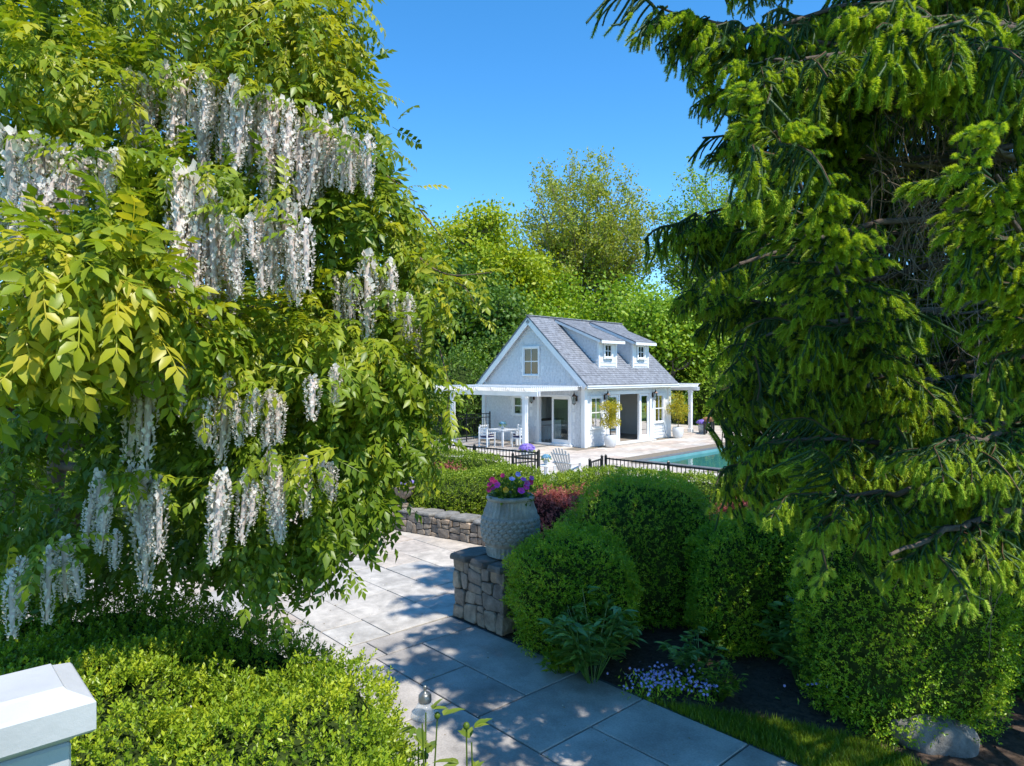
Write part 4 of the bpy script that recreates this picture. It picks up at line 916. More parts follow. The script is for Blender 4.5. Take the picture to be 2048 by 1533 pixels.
for r_ in range(rows):
    z = z_lo + hz * (r_ + .35); R_ = rad(z); sl_ = (rad(z + .03) - rad(z - .03)) / .06
    for k in range(nsc):
        a = (k + .5 * (r_ % 2)) * 2 * math.pi / nsc; wd = 2 * math.pi * R_ / nsc
        n_ = norm(np.array((math.cos(a), math.sin(a), -sl_))); e1 = np.array((-math.sin(a), math.cos(a), 0)); up_ = np.cross(n_, e1); up_ = -up_ if up_[2] < 0 else up_
        e1 = np.cross(n_, up_); Mo = np.eye(4); Mo[:3, 0] = e1 * wd * .97; Mo[:3, 1] = n_ * .13; Mo[:3, 2] = up_ * hz * 1.35; Mo[:3, 3] = np.array((math.cos(a) * R_, math.sin(a) * R_, z)) 
        link('scale', sme, urn, Mo)
q = MB(); q.lathe([(.26, .68), (.262, .74)], 20); q.build('soil', M_soil, urn)

# petunias in the urn
pt = thing('petunia_planting', 'mixed pink, crimson, blue and yellow flowers filling the scaled urn', 'flowers', UC + (0, 0, .76), 0)
leaf_ball('foliage', L_dk, UC + (0, 0, .82), (.31, .31, .20), 900, .06, 51, pt, UC + (0, 0, .76), shell=.7, tb=.6)
pq = MB(); rimp = []
for i in range(15): a = 2 * math.pi * i / 15; r_ = 1 + .10 * math.cos(5 * a); rimp.append((r_ * math.cos(a), r_ * math.sin(a), .12 + .1 * math.cos(5 * a)))
pq.add([(0, 0, -.35)] + [(x * .35, y * .35, -.02) for x, y, z in rimp] + rimp, [(0, 1 + i, 1 + (i + 1) % 15) for i in range(15)] + [(1 + i, 16 + i, 16 + (i + 1) % 15, 1 + (i + 1) % 15) for i in range(15)])
pms = [pq.mesh('blossom', m, True) for m in (M_mag, M_crim, M_violet, M_blueP, M_yelP)]; rs = np.random.RandomState(52)
tocam = norm(np.array((0, 0, H)) - UC); side = norm(np.cross((0, 0, 1), tocam))
for (x, z, k, s_) in ((-.24, .22, 1, .05), (-.20, .17, 1, .05), (-.27, .14, 1, .05), (-.17, .12, 0, .055), (-.22, .07, 1, .05), (-.28, .05, 1, .045), (.10, .30, 3, .05), (.02, .22, 3, .05), (.17, .22, 2, .05), (.22, .15, 2, .055), (.27, .18, 1, .05), (.21, .10, 0, .06), (.14, .02, 0, .065), (-.06, .03, 4, .05), (.28, .25, 2, .045), (-.1, .28, 1, .04)):
    p = side * x + np.array((0, 0, z * .8 + .05)) + tocam * (math.sqrt(max(.0, .34 ** 2 - x * x)) * (1.0 - z * 1.1)); d = norm(tocam + np.array((0, 0, .35)) + side * x * 2 + rs.normal(size=3) * .25)
    B = rot_axes(norm(np.cross(d, rs.normal(size=3))), d) * s_ * .78; Mo = np.eye(4); Mo[:3, :3] = B; Mo[:3, 3] = p; link('blossom', pms[k], pt, Mo)

# footed small urn at the far end of the wall
SU = np.array((-2.30, 14.55, .455)); su = thing('footed_urn', 'small footed urn of yellow-green foliage at the left end of the stone wall', 'urn', SU, 0)
q = MB(); q.box((0, 0, .025), (.24, .24, .05), ch=.005); q.lathe([(.09, .05), (.10, .07), (.05, .11), (.045, .17), (.09, .20), (.17, .25), (.20, .33), (.205, .39), (.235, .41), (.235, .44), (.19, .44), (.18, .40)], 28); q.build('body', M_terr, su, True)
leaf_ball('foliage', L_hedge, SU + (0, 0, .5), (.25, .25, .2), 300, .09, 61, su, SU, shell=.8, tb=.7); flower_ball('blossoms', L_purp, SU + (.05, 0, .5), (.24, .24, .18), 22, .045, 62, su, SU)

# boulder
bp_ = at(1868, 1478); bo = MB(); Vb, tb_ = blob((0, 0, .02), (.34, .25, .27), p=2.3, seed=8, amp=.05, zmin=-.08, nf=2.2)
Vb[:, 0] += Vb[:, 2] * -.25; bld = link('boulder', raw_mesh('boulder', Vb, tb_, M_boul, smooth=True)); bld.location = bp_.tolist(); bld.rotation_euler = (0, 0, .1); tag(bld, 'rounded grey granite boulder in the mulch', 'boulder')
# glass path light
gp = at(850, 1432); gl_o = thing('path_light', 'small glass bell path light at the edge of the bluestone path', 'path light', gp, 0)
M_cglass, t_, b2 = nmat('bell_glass'); tr_ = N(t_, 'ShaderNodeBsdfTransparent'); mx_ = N(t_, 'ShaderNodeMixShader'); mx_.inputs[0].default_value = .32; b2.inputs['Base Color'].default_value = (.75, .8, .8, 1); b2.inputs['Roughness'].default_value = .08
t_.links.new(tr_.outputs[0], mx_.inputs[1]); t_.links.new(b2.outputs[0], mx_.inputs[2]); t_.links.new(mx_.outputs[0], t_.nodes['Material Output'].inputs[0])
q = MB(); q.lathe([(.125, .0), (.135, .01), (.12, .05), (.085, .09), (.06, .14)], 24); q.build('glass_bell', M_cglass, gl_o, True)
q = MB(); q.lathe([(.058, .13), (.065, .15), (.062, .20), (.04, .225), (.015, .23), (.014, .265), (.022, .275), (.010, .295)], 18); q.build('cap', plain('pewter', (.25, .26, .25), .4, metal=.7), gl_o, True)

# white newel post of the porch rail
R_ = np.array((-1.035, 1.70, 2.50)); cw = .30; ctr = R_ - U2 * cw / 2 - V2 * cw / 2
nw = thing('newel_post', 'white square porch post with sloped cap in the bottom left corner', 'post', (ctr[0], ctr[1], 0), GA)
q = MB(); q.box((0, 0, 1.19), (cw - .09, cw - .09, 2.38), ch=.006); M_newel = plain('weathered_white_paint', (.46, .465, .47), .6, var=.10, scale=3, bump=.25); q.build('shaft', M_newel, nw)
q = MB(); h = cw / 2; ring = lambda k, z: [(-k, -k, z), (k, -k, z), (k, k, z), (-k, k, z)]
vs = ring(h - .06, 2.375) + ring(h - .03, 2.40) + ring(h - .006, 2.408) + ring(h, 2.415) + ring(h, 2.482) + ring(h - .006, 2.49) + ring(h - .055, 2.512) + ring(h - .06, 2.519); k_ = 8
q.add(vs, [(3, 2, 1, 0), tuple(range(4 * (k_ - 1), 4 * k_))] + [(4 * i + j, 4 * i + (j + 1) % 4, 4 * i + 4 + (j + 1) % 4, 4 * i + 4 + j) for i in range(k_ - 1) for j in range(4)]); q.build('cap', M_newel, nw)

# ================================================================== CLIPPED SHRUBS AND HEDGES
# big holly hedge in the near left
def near_hedge():
    P = [at(330, 1165, 1.0), at(560, 1190, 1.1), at(640, 1215, 1.0), at(740, 1285, 1.05), at(838, 1350, 1.0)]
    outline = .77 * np.array([(-5.2, 7.4), (-3.2, 7.3), (-2.0, 6.6), (-1.45, 6.0), (-.85, 5.3), (-.60, 4.6), (-.40, 3.6), (-.22, 2.6), (-1.5, 2.2), (-3.0, 2.6), (-5.2, 3.6)])
    xs = np.arange(-4.2, -.05, .055); ys = np.arange(1.5, 5.9, .055); X, Y = np.meshgrid(xs, ys)
    # signed distance to outline polygon
    p = np.stack([X, Y], -1); dmin = np.full(X.shape, 9.); ins = np.zeros(X.shape, bool)
    for i in range(len(outline)):
        a, b = outline[i], outline[(i + 1) % len(outline)]; ab = b - a; t = np.clip(((p - a) @ ab) / (ab @ ab), 0, 1); dmin = np.minimum(dmin, np.linalg.norm(p - (a + t[..., None] * ab), axis=-1))
        c = ((a[1] > Y) != (b[1] > Y)) & (X < (b[0] - a[0]) * (Y - a[1]) / (b[1] - a[1] + 1e-9) + a[0]); ins ^= c
    sdist = np.where(ins, dmin, -dmin); q3 = np.stack([X, Y, X * 0], -1)
    top = 1.62 + .09 * nz(q3, .6, 4) + .06 * nz(q3, 1.6, 5) - .12 * np.clip((Y - 4.1), 0, 2)
    # hollow where the bush has opened up
    for (cx, cy, r, dp) in ((-1.45, 3.95, .34, .5), (-1.1, 4.05, .24, .45), (-1.6, 3.35, .16, .3)): top -= dp * np.exp(-(((X - cx) / r) ** 2 + ((Y - cy) / (r * .6)) ** 2))
    Z = top * np.clip(sdist / .34 + .05, 0, 1) ** .36
    keep = sdist > -.03; idx = np.arange(X.size).reshape(X.shape); a, b, c, d = idx[:-1, :-1], idx[:-1, 1:], idx[1:, 1:], idx[1:, :-1]; k = keep[:-1, :-1] & keep[:-1, 1:] & keep[1:, 1:] & keep[1:, :-1]
    tri = np.concatenate([np.stack([a[k], b[k], c[k]], -1), np.stack([a[k], c[k], d[k]], -1)]); V = np.stack([X, Y, Z], -1).reshape(-1, 3)
    return V, tri
Vh, Th = near_hedge()
def tint_h(p, q, rs): return np.clip(.52 + .22 * q + rs.normal(size=len(p)) * .17 + .10 * nz(p, .7, 9), 0, 1)
wv = lambda n_, c: np.where((c[:, 1] < 1.9) | (c[:, 0] < -.85 * c[:, 1] + .1), .12, 1.0)
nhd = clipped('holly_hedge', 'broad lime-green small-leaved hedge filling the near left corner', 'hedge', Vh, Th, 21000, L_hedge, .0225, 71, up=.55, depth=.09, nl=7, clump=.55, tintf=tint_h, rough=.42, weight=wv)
# stray white blossoms fallen on it
rs = np.random.RandomState(5); pfl, nfl = tri_sample(Vh, Th, 60, rs); Vp, Fp, Tp = scatter(T4, T4F, pfl + nfl * .07 + (0, 0, .05), basis(norm(rs.normal(size=(60, 3))), norm(nfl + rs.normal(size=(60, 3)) * .3)), .016, rs.rand(60))
tag(link('fallen_petals', raw_mesh('fallen_petals', Vp, Fp, L_flower, Tp)), 'white wisteria petals fallen on the near hedge', 'petals', kind='stuff')

# boxwoods in the shade of the spruce
bx = [('clipped boxwood mound beside the stone pier, left of the group', (.72, 8.40, .60), (.74, .66, .72), 2.8, 15000),
      ('largest domed boxwood at the back of the shaded group', (1.86, 9.6, .75), (1.15, 1.0, 1.08), 2.3, 19000),
      ('rounded boxwood in the middle front of the shaded group', (2.92, 8.40, .72), (.72, .66, .80), 2.6, 14000),
      ('big squarish boxwood beside the boulder', (3.78, 6.75, .78), (.86, .78, .88), 3.6, 18000)]
for i, (lab, c, r, p, n) in enumerate(bx):
    V, Tn = blob(c, r, p, 80 + i, 44, 26, amp=.07, nf=.9); front = lambda n_, cc, c=c: np.where((cc[:, 1] > c[1] + .25) & (cc[:, 2] < 1.0), .25, 1.0)
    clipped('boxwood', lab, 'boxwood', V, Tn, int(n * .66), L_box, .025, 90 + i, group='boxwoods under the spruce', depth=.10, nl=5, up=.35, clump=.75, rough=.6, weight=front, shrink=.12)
V, Tn = blob((4.0, 9.6, .6), (.8, .7, .85), 2.6, 86, amp=.07); clipped('boxwood', 'dark boxwood deep in shade behind the squarish one', 'boxwood', V, Tn, 3500, L_box, .036, 96, group='boxwoods under the spruce', nl=5)

# pool side hedges
hd = [('clipped hedge running along the fence left of the gate', [(-3.2, 20.4), (-1.5, 19.1), (-.25, 17.9)], .95, 1.0, 9000),
      ('clipped front hedge between the patio wall and the pool, left of the gate', [(-3.6, 15.9), (-2.2, 15.2), (-1.0, 15.25), (-.1, 16.1), (.25, 17.0)], 1.35, .98, 15000),
      ('clipped hedge sweeping in front of the pool fence right of the gate', [(.15, 13.9), (.75, 14.4), (1.7, 15.6), (2.7, 15.9), (4.0, 14.5), (5.6, 12.8)], 1.0, .98, 14000)]
for i, (lab, pth, wd, h_, n) in enumerate(hd):
    V, Tn = strip_hedge(pth, wd, h_, 100 + i, amp=.05); clipped('clipped_hedge', lab, 'hedge', V, Tn, int(n * .62), L_hedge2, .043, 110 + i, group='clipped hedges by the pool fence', depth=.07, nl=5, clump=.4, up=.6)
# barberries
bb = [('rounded dark red barberry behind the scaled urn', (.92, 12.5, .45), (.90, .70, .66), 8500), ('dark red barberry trailing right behind the domed boxwood', (2.0, 13.4, .40), (.8, .6, .5), 4500), ('dark red barberry deep in the shade of the spruce', (4.2, 11.8, .5), (.9, .7, .6), 4500), ('small dark red barberry between the two left hedges', (-1.75, 17.2, .55), (.55, .5, .5), 2500)]
for i, (lab, c, r, n) in enumerate(bb):
    V, Tn = blob(c, r, 2.2, 120 + i, amp=.10, nf=1.2); clipped('barberry', lab, 'barberry', V, Tn, int(n * .62), L_barb, .031, 130 + i, core=M_redcore, group='red barberry bushes', depth=.14, nl=6, clump=.8, rough=.6, up=.5)
# shrubs behind the wisteria, seen through its gaps
for i, (lab, c, r, n, m_) in enumerate([('loose green shrub seen under the wisteria beyond the patio', (-7.2, 13.5, .9), (1.6, 1.1, 1.0), 3500, L_hedge2), ('tall green shrub far left beyond the wisteria trunk', (-10.5, 16.5, 1.3), (2.0, 1.4, 1.6), 3500, L_mid), ('leafy shrub at the back of the patio behind the wisteria', (-4.6, 17.6, .8), (1.3, 1.0, 1.0), 3000, L_hedge2)]):
    V, Tn = blob(c, r, 2.1, 140 + i, amp=.2, nf=.6); clipped('garden_shrub', lab, 'shrub', V, Tn, int(n * .6), m_, .08, 150 + i, depth=.3, nl=5, clump=.9, rough=.8)
# ivy bank on the right
V, Tn = blob((6.0, 8.4, .3), (1.5, 1.7, 1.0), 2.2, 160, amp=.15, nf=.8); clipped('ivy_bank', 'glossy ivy bank at the right edge below the spruce', 'ivy', V, Tn, 3500, L_dk, .065, 161, depth=.12, nl=5, rough=.6)

# ------------------------------------------------------------------ leafy perennials
def lance(nseg=3, wd=.16, fold=.06, curl=.18):
    xs = np.linspace(0, 1, nseg + 2); v = [(0, 0, 0)]; 
    for x in xs[1:-1]:
        w_ = wd * math.sin(math.pi * x ** .8); z = -curl * x * x; v += [(x, w_, z + fold), (x, 0, z), (x, -w_, z + fold)]
    v.append((1, 0, -curl)); f = [(0, 2, 1), (0, 3, 2)]
    for i in range(nseg - 1):
        a = 1 + 3 * i; f += [(a, a + 1, a + 4), (a, a + 4, a + 3), (a + 1, a + 2, a + 5), (a + 1, a + 5, a + 4)]
    a = 1 + 3 * (nseg - 1); e = len(v) - 1; f += [(a, a + 1, e), (a + 1, a + 2, e)]
    return np.array(v, float), np.array(f)
TL, TLF = lance(3, .17)
def perennial(name, label, cat, base, stems, mat, seed, height=.7, spread=.4, leaf=.14, per=9, buds=False, stem_mat=None, group=None):
    rs = np.random.RandomState(seed); base = np.asarray(base, float); o = thing(name, label, cat, base, 0, group); parts = []
    for k in range(stems):
        a = rs.rand() * 6.28; r_ = spread * math.sqrt(rs.rand()); hh = height * rs.uniform(.7, 1.08) * (1 - .35 * (r_ / spread) ** 2); c_ = np.array((math.cos(a), math.sin(a), 0))
        pts = np.array([c_ * .12 * r_ , c_ * r_ * .55 + (0, 0, hh * .55), c_ * r_ + (0, 0, hh)]) + rs.normal(size=(3, 3)) * .012; pts[0, 2] = -.02
        q = MB(); q.tube(pts, [.007, .006, .004], 5); q.build('stem', stem_mat or mat, o)
        u = np.repeat(np.linspace(.35, 1, per), 3)[: per * 3] ; P = np.stack([np.interp(u, [0, .5, 1], pts[:, j]) for j in range(3)], 1); ang = rs.rand(len(u)) * 6.28
        trip = np.tile([-.5, 0, .5], per); ang = np.repeat(rs.rand(per) * 6.28 + np.arange(per) * 2.4, 3) + trip
        d = np.stack([np.cos(ang), np.sin(ang), rs.uniform(-.1, .5, len(u))], 1); P = P + np.repeat(np.stack([np.cos(ang[1::3]), np.sin(ang[1::3]), np.zeros(per)], 1), 3, 0) * leaf * .35
        parts.append(scatter(TL, TLF, P + base, basis(norm(d), np.array((0, 0, 1.0)) + rs.normal(size=d.shape) * .25), leaf * rs.uniform(.6, 1.1, len(u)) * np.where(trip == 0, 1.1, .85), np.clip(rs.normal(.5, .25, len(u)), 0, 1)))
        if buds and k % 2 == 0:
            q = MB(); q.lathe([(.004, 0), (.014, .008), (.018, .02), (.013, .033), (.003, .04)], 10, pts[2]); q.build('bud', mat, o, True)
    V, Fc, Tt = join(parts); f = link('leaves', raw_mesh('leaves', V, Fc, mat, Tt, org=base), o); f['kind'] = 'stuff'; return o
perennial('peony_plant', 'dark glossy peony in front of the left boxwood', 'plant', at(1185, 1362), 26, L_peony, 201, 1.0, .52, .17, 10, group='peonies along the bed')
perennial('peony_plant', 'glossy peony between the middle and squarish boxwoods', 'plant', at(1600, 1372), 18, L_peony, 202, .9, .42, .17, 10, group='peonies along the bed')
perennial('peony_plant', 'low peony between the left and middle boxwoods', 'plant', at(1385, 1352), 14, L_peony, 203, .5, .4, .12, 8, group='peonies along the bed')
perennial('spreading_perennial', 'small bright green leafy plant beside the blue phlox', 'plant', at(1440, 1398), 16, L_hedge2, 204, .36, .28, .07, 9)
perennial('trailing_groundcover', 'light green trailing plant spilling over the path edge by the pier boxwood', 'plant', at(1120, 1345), 12, L_hedge, 205, .22, .22, .09, 8)
perennial('budding_peony', 'peony with a round yellow bud at the edge of the near hedge', 'plant', (-.46, 3.7, 0), 4, L_bud, 206, 1.9, .10, .14, 8, buds=True)
perennial('budding_peony', 'lower budding peony at the near hedge corner beside the path', 'plant', (-.40, 3.3, 0), 7, L_bud, 208, 1.62, .16, .14, 8, buds=True)
perennial('budding_peony', 'small budding peony alone at the bottom edge of the path', 'plant', (-.20, 3.45, 0), 3, L_bud, 207, 1.56, .09, .12, 6, buds=True)
def phlox(label, c, rx_, ry_, n, seed, mat, h=.16, group=None):
    rs = np.random.RandomState(seed); c = np.asarray(c, float); o = thing('phlox_clump', label, 'flowers', c, 0, group)
    m = n * 3; p = c + np.stack([rs.normal(size=m) * rx_ * .5, rs.normal(size=m) * ry_ * .5, rs.uniform(0, h * .8, m)], 1); d = norm(rs.normal(size=(m, 3)) + (0, 0, .8))
    V, Fc, Tt = scatter(TL, TLF, p, basis(d, norm(rs.normal(size=(m, 3)))), rs.uniform(.03, .06, m), rs.rand(m)); f = link('leaves', raw_mesh('leaves', V, Fc, L_box, Tt, org=c), o); f['kind'] = 'stuff'
    p = c + np.stack([rs.normal(size=n) * rx_ * .5, rs.normal(size=n) * ry_ * .5, h * rs.uniform(.7, 1.25, n)], 1); d = norm(rs.normal(size=(n, 3)) * .45 + (-.1, -.5, .8)); parts = []
    B = basis(norm(np.cross(d, rs.normal(size=(n, 3)))), d)
    for k in range(5):
        ca, sa = math.cos(k * 1.2566), math.sin(k * 1.2566); x = B[..., 0] * ca + B[..., 1] * sa; y = -B[..., 0] * sa + B[..., 1] * ca; parts.append(scatter(T4 * np.array((1, 1.25, 1)), T4F, p, np.stack([x, y, B[..., 2]], -1), .017, rs.rand(n)))
    V, Fc, Tt = join(parts); f = link('blossoms', raw_mesh('blossoms', V, Fc, mat, Tt, org=c), o); f['kind'] = 'stuff'
phlox('blue-violet woodland phlox flowering at the path edge', at(1330, 1385), .40, .26, 190, 210, L_phlox)
phlox('small offshoot of blue-violet phlox at the grass edge', at(1412, 1408), .12, .10, 26, 211, L_phlox)
phlox('sparse blue flowers in the shade at the foot of the squarish boxwood', at(1715, 1420), .5, .3, 45, 212, L_phlox, h=.26)

# grass strip between the bed and the path
def grass_strip():
    rs = np.random.RandomState(220); poly = np.array([gl_(2.0, .02)[:2], at(1330, 1405)[:2], at(1560, 1440)[:2], at(1740, 1482)[:2], at(1850, 1533)[:2], (3.55, 4.6), (3.1, 4.3), gl_(5.6, .02)[:2]])
    n = 60000; lo, hi = poly.min(0), poly.max(0); p = lo + rs.rand(n, 2) * (hi - lo); ins = np.zeros(n, bool)
    for i in range(len(poly)):
        a, b = poly[i], poly[(i + 1) % len(poly)]; ins ^= ((a[1] > p[:, 1]) != (b[1] > p[:, 1])) & (p[:, 0] < (b[0] - a[0]) * (p[:, 1] - a[1]) / (b[1] - a[1] + 1e-9) + a[0])
    p = p[ins]; n = len(p); p3 = np.c_[p, np.full(n, -.03)]; T = np.array([(0, -.04, 0), (0, .04, 0), (.55, .03, .06), (.55, -.03, .06), (1, 0, .25)], float); TF = np.array([(0, 1, 2), (0, 2, 3), (3, 2, 4)])
    d = norm(rs.normal(size=(n, 3)) * .35 + (0, 0, 1)); V, Fc, Tt = scatter(T, TF, p3, basis(d, norm(rs.normal(size=(n, 3)) * (1, 1, .1))), rs.uniform(.05, .11, n), np.clip(.45 + .2 * nz(p3, 1.2, 3) + rs.normal(size=n) * .2, 0, 1))
    tag(link('grass', raw_mesh('grass', V, Fc, L_grass, Tt)), 'short bright grass strip beside the bluestone path', 'grass', kind='stuff')
grass_strip()
# mulch chips and fallen twigs
rs = np.random.RandomState(230); n = 2600; p = np.c_[rs.uniform(.4, 6.2, n), rs.uniform(4.6, 8.2, n), np.full(n, -.016)]
sg = np.array([ginv(q)[1] for q in p]); k = (sg > .3) & (p[:, 1] > 4.9 + (p[:, 0] < 2.2) * 1.5); p = p[k]; n = len(p)
TC = np.array([(-.5, -.16, 0), (.5, -.16, 0), (.5, .16, .0), (-.5, .16, 0), (0, 0, .12)], float); V, Fc, Tt = scatter(TC, np.array([(0, 1, 4), (1, 2, 4), (2, 3, 4), (3, 0, 4)]), p, basis(norm(rs.normal(size=(n, 3)) * (1, 1, .25)), np.tile((0, 0, 1.), (n, 1)) + rs.normal(size=(n, 3)) * .2), rs.uniform(.02, .07, n), rs.rand(n))
tag(link('mulch_chips', raw_mesh('mulch_chips', V, Fc, plain('bark_chip', (.07, .045, .03), 1.0, var=.5, scale=8), Tt)), 'loose bark chips strewn over the bed', 'mulch', kind='stuff')

# ================================================================== WISTERIA
TLs, TLsF = lance(2, .24, .05, .22)
TLq = np.array([(0, 0, 0), (.42, .235, .03), (.45, 0, -.04), (.42, -.235, .03), (1, 0, -.22)], float); TLqF = np.array([(0, 2, 1), (0, 3, 2), (1, 2, 4), (2, 3, 4)])
def compound(seed, pairs=5, simple=0):
    """pinnate wisteria leaf along +x, length 1, drooping"""
    r = np.random.RandomState(seed); P, D, S = [], [], []
    zz = lambda x: -.30 * x * x
    for i in range(pairs):
        x = .22 + .70 * i / (pairs - 1)
        for s in (-1, 1): P.append((x, 0, zz(x))); D.append((.62 + .2 * r.rand(), s * .9, -.38 - .25 * r.rand())); S.append(.31 * (1 - .25 * abs(i / (pairs - 1) - .5)))
    P.append((.98, 0, zz(.98))); D.append((.9, r.uniform(-.2, .2), -.75)); S.append(.34)
    P, D, S = np.array(P), norm(np.array(D)), np.array(S); n = len(P); up = np.array((0, 0, 1.)) + r.normal(size=(n, 3)) * .22
    v, f, t = scatter((TLs, TLq, T4)[simple], (TLsF, TLqF, T4F)[simple], P, basis(D, up), S * r.uniform(.85, 1.15, n), r.normal(size=n) * .05)
    xs = np.linspace(0, 1, 5); st = np.stack([xs, xs * 0, zz(xs)], 1); k = len(v); w_ = .007
    sv = np.concatenate([st + (0, w_, 0), st + (0, -w_, 0)]); sf = np.array([(k + i, k + i + 1, k + 5 + i + 1) for i in range(4)] + [(k + i, k + 6 + i, k + 5 + i) for i in range(4)])
    return np.concatenate([v, sv]), np.concatenate([f, sf]), np.concatenate([t, np.full(10, .1)])
CL = [compound(300 + i, 4 + i % 2) for i in range(4)]; CQ = [compound(300 + i, 4 + i % 2, 1) for i in range(4)]; CS = compound(310, 5, 2)
WB0 = np.array((-4.25, 6.3, 0.0)); wis = thing('wisteria', 'old wisteria hung with long white flower clusters filling the left side', 'wisteria', WB0, 0)
def cascade(px, py, rpx, rpy, d, depth, n, tint, size=.24, seed=0, drop=.55, inner=.35):
    """leaves over the front and top of one mound of the canopy; returns pos, dir, up, size, tint"""
    rs = np.random.RandomState(seed); c = atd(px, py, d); r = np.array((rpx * d / F, depth, rpy * d / F)); dv = norm(rs.normal(size=(n * 3, 3)))
    k = (dv[:, 1] < .35) | (dv[:, 2] > .45); dv = dv[k][:n]; n = len(dv); p = c + dv * r * (1 - inner * rs.rand(n, 1) ** 2); p = p + norm(dv / r) * nz(p, 1.1, seed + 3)[:, None] * .14
    out = norm(dv / r); d_ = norm(out * .75 + rs.normal(size=(n, 3)) * .45 + (0, 0, -drop) + np.array((.05, -.25, 0))); up = norm(out + np.array((0, -.1, .75)) + rs.normal(size=(n, 3)) * .25)
    return p, d_, up, size * rs.uniform(.6, 1.3, n), np.clip(tint + .14 * nz(p, .9, 77) + rs.normal(size=n) * .16, 0, 1)
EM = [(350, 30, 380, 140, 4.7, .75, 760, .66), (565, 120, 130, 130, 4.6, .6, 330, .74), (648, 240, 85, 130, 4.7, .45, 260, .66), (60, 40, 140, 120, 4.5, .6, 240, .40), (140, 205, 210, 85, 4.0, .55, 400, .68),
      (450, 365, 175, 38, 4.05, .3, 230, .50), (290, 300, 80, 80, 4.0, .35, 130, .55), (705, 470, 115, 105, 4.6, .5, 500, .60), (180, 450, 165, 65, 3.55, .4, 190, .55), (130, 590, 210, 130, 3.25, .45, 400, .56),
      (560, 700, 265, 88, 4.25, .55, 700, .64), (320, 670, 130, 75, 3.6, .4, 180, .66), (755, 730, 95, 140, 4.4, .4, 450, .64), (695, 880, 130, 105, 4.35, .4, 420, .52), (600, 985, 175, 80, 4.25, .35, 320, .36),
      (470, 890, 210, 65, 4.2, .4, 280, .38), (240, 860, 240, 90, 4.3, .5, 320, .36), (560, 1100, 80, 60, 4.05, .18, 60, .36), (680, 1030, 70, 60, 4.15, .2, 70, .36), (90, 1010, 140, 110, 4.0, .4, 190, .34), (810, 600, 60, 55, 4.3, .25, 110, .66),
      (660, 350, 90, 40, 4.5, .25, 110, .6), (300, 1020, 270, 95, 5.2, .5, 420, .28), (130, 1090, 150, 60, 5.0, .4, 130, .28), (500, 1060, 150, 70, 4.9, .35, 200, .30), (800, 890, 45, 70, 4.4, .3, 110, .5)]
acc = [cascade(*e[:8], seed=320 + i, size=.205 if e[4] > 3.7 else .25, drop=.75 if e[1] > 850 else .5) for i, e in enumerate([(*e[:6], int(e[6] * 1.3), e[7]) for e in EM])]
# leaves along trailing shoots
vines = []
def shoot(pts, r=.007, n=12, tint=.7, size=.2, seed=0):
    rs = np.random.RandomState(seed); pts = np.asarray(pts); s = np.linspace(0, len(pts) - 1, 14); cv = np.stack([np.interp(s, np.arange(len(pts)), pts[:, j]) for j in range(3)], 1)
    for _ in range(3): cv[1:-1] = .5 * cv[1:-1] + .25 * (cv[:-2] + cv[2:])
    vines.append((cv, np.linspace(r, r * .3, 14))); k = rs.randint(2, 14, n); p = cv[k] + rs.normal(size=(n, 3)) * .01; d_ = norm(rs.normal(size=(n, 3)) * .6 + (.25, -.2, -.35)); acc.append((p, d_, norm(rs.normal(size=(n, 3)) * .3 + (0, -.2, 1)), size * rs.uniform(.6, 1.1, n), np.clip(rs.normal(tint, .1, n), 0, 1)))
shoot([atd(800, 470, 4.5), atd(850, 530, 4.4), atd(900, 555, 4.3), atd(985, 545, 4.25)], .009, 14, .72, .2, 401)
shoot([atd(880, 560, 4.35), atd(930, 570, 4.3), atd(965, 640, 4.3)], .006, 8, .72, .17, 402)
shoot([atd(840, 420, 4.5), atd(880, 470, 4.45), atd(900, 500, 4.4)], .006, 8, .74, .18, 403)
shoot([atd(740, 330, 4.6), atd(800, 370, 4.5), atd(835, 385, 4.5)], .006, 8, .74, .16, 404)
shoot([atd(640, 20, 4.6), atd(665, 35, 4.6), atd(672, 50, 4.6)], .005, 4, .6, .15, 405)
shoot([atd(740, 180, 4.6), atd(775, 190, 4.6), atd(780, 200, 4.6)], .005, 5, .7, .15, 406)
shoot([atd(760, 290, 4.6), atd(790, 300, 4.55), atd(800, 320, 4.5)], .005, 5, .7, .15, 407)
shoot([atd(610, 1010, 4.1), atd(660, 1080, 4.0), atd(690, 1140, 4.0)], .006, 10, .36, .22, 408)
shoot([atd(520, 1020, 4.0), atd(540, 1120, 3.9), atd(545, 1190, 3.9)], .006, 10, .40, .22, 409)
shoot([atd(700, 980, 4.2), atd(740, 1030, 4.15), atd(765, 1050, 4.1)], .006, 9, .4, .2, 410)
shoot([atd(880, 700, 4.3), atd(900, 780, 4.2), atd(890, 850, 4.2)], .006, 14, .7, .2, 411)
pos, dr_, upv, sz_, tn = [np.concatenate([a[i] for a in acc]) for i in range(5)]
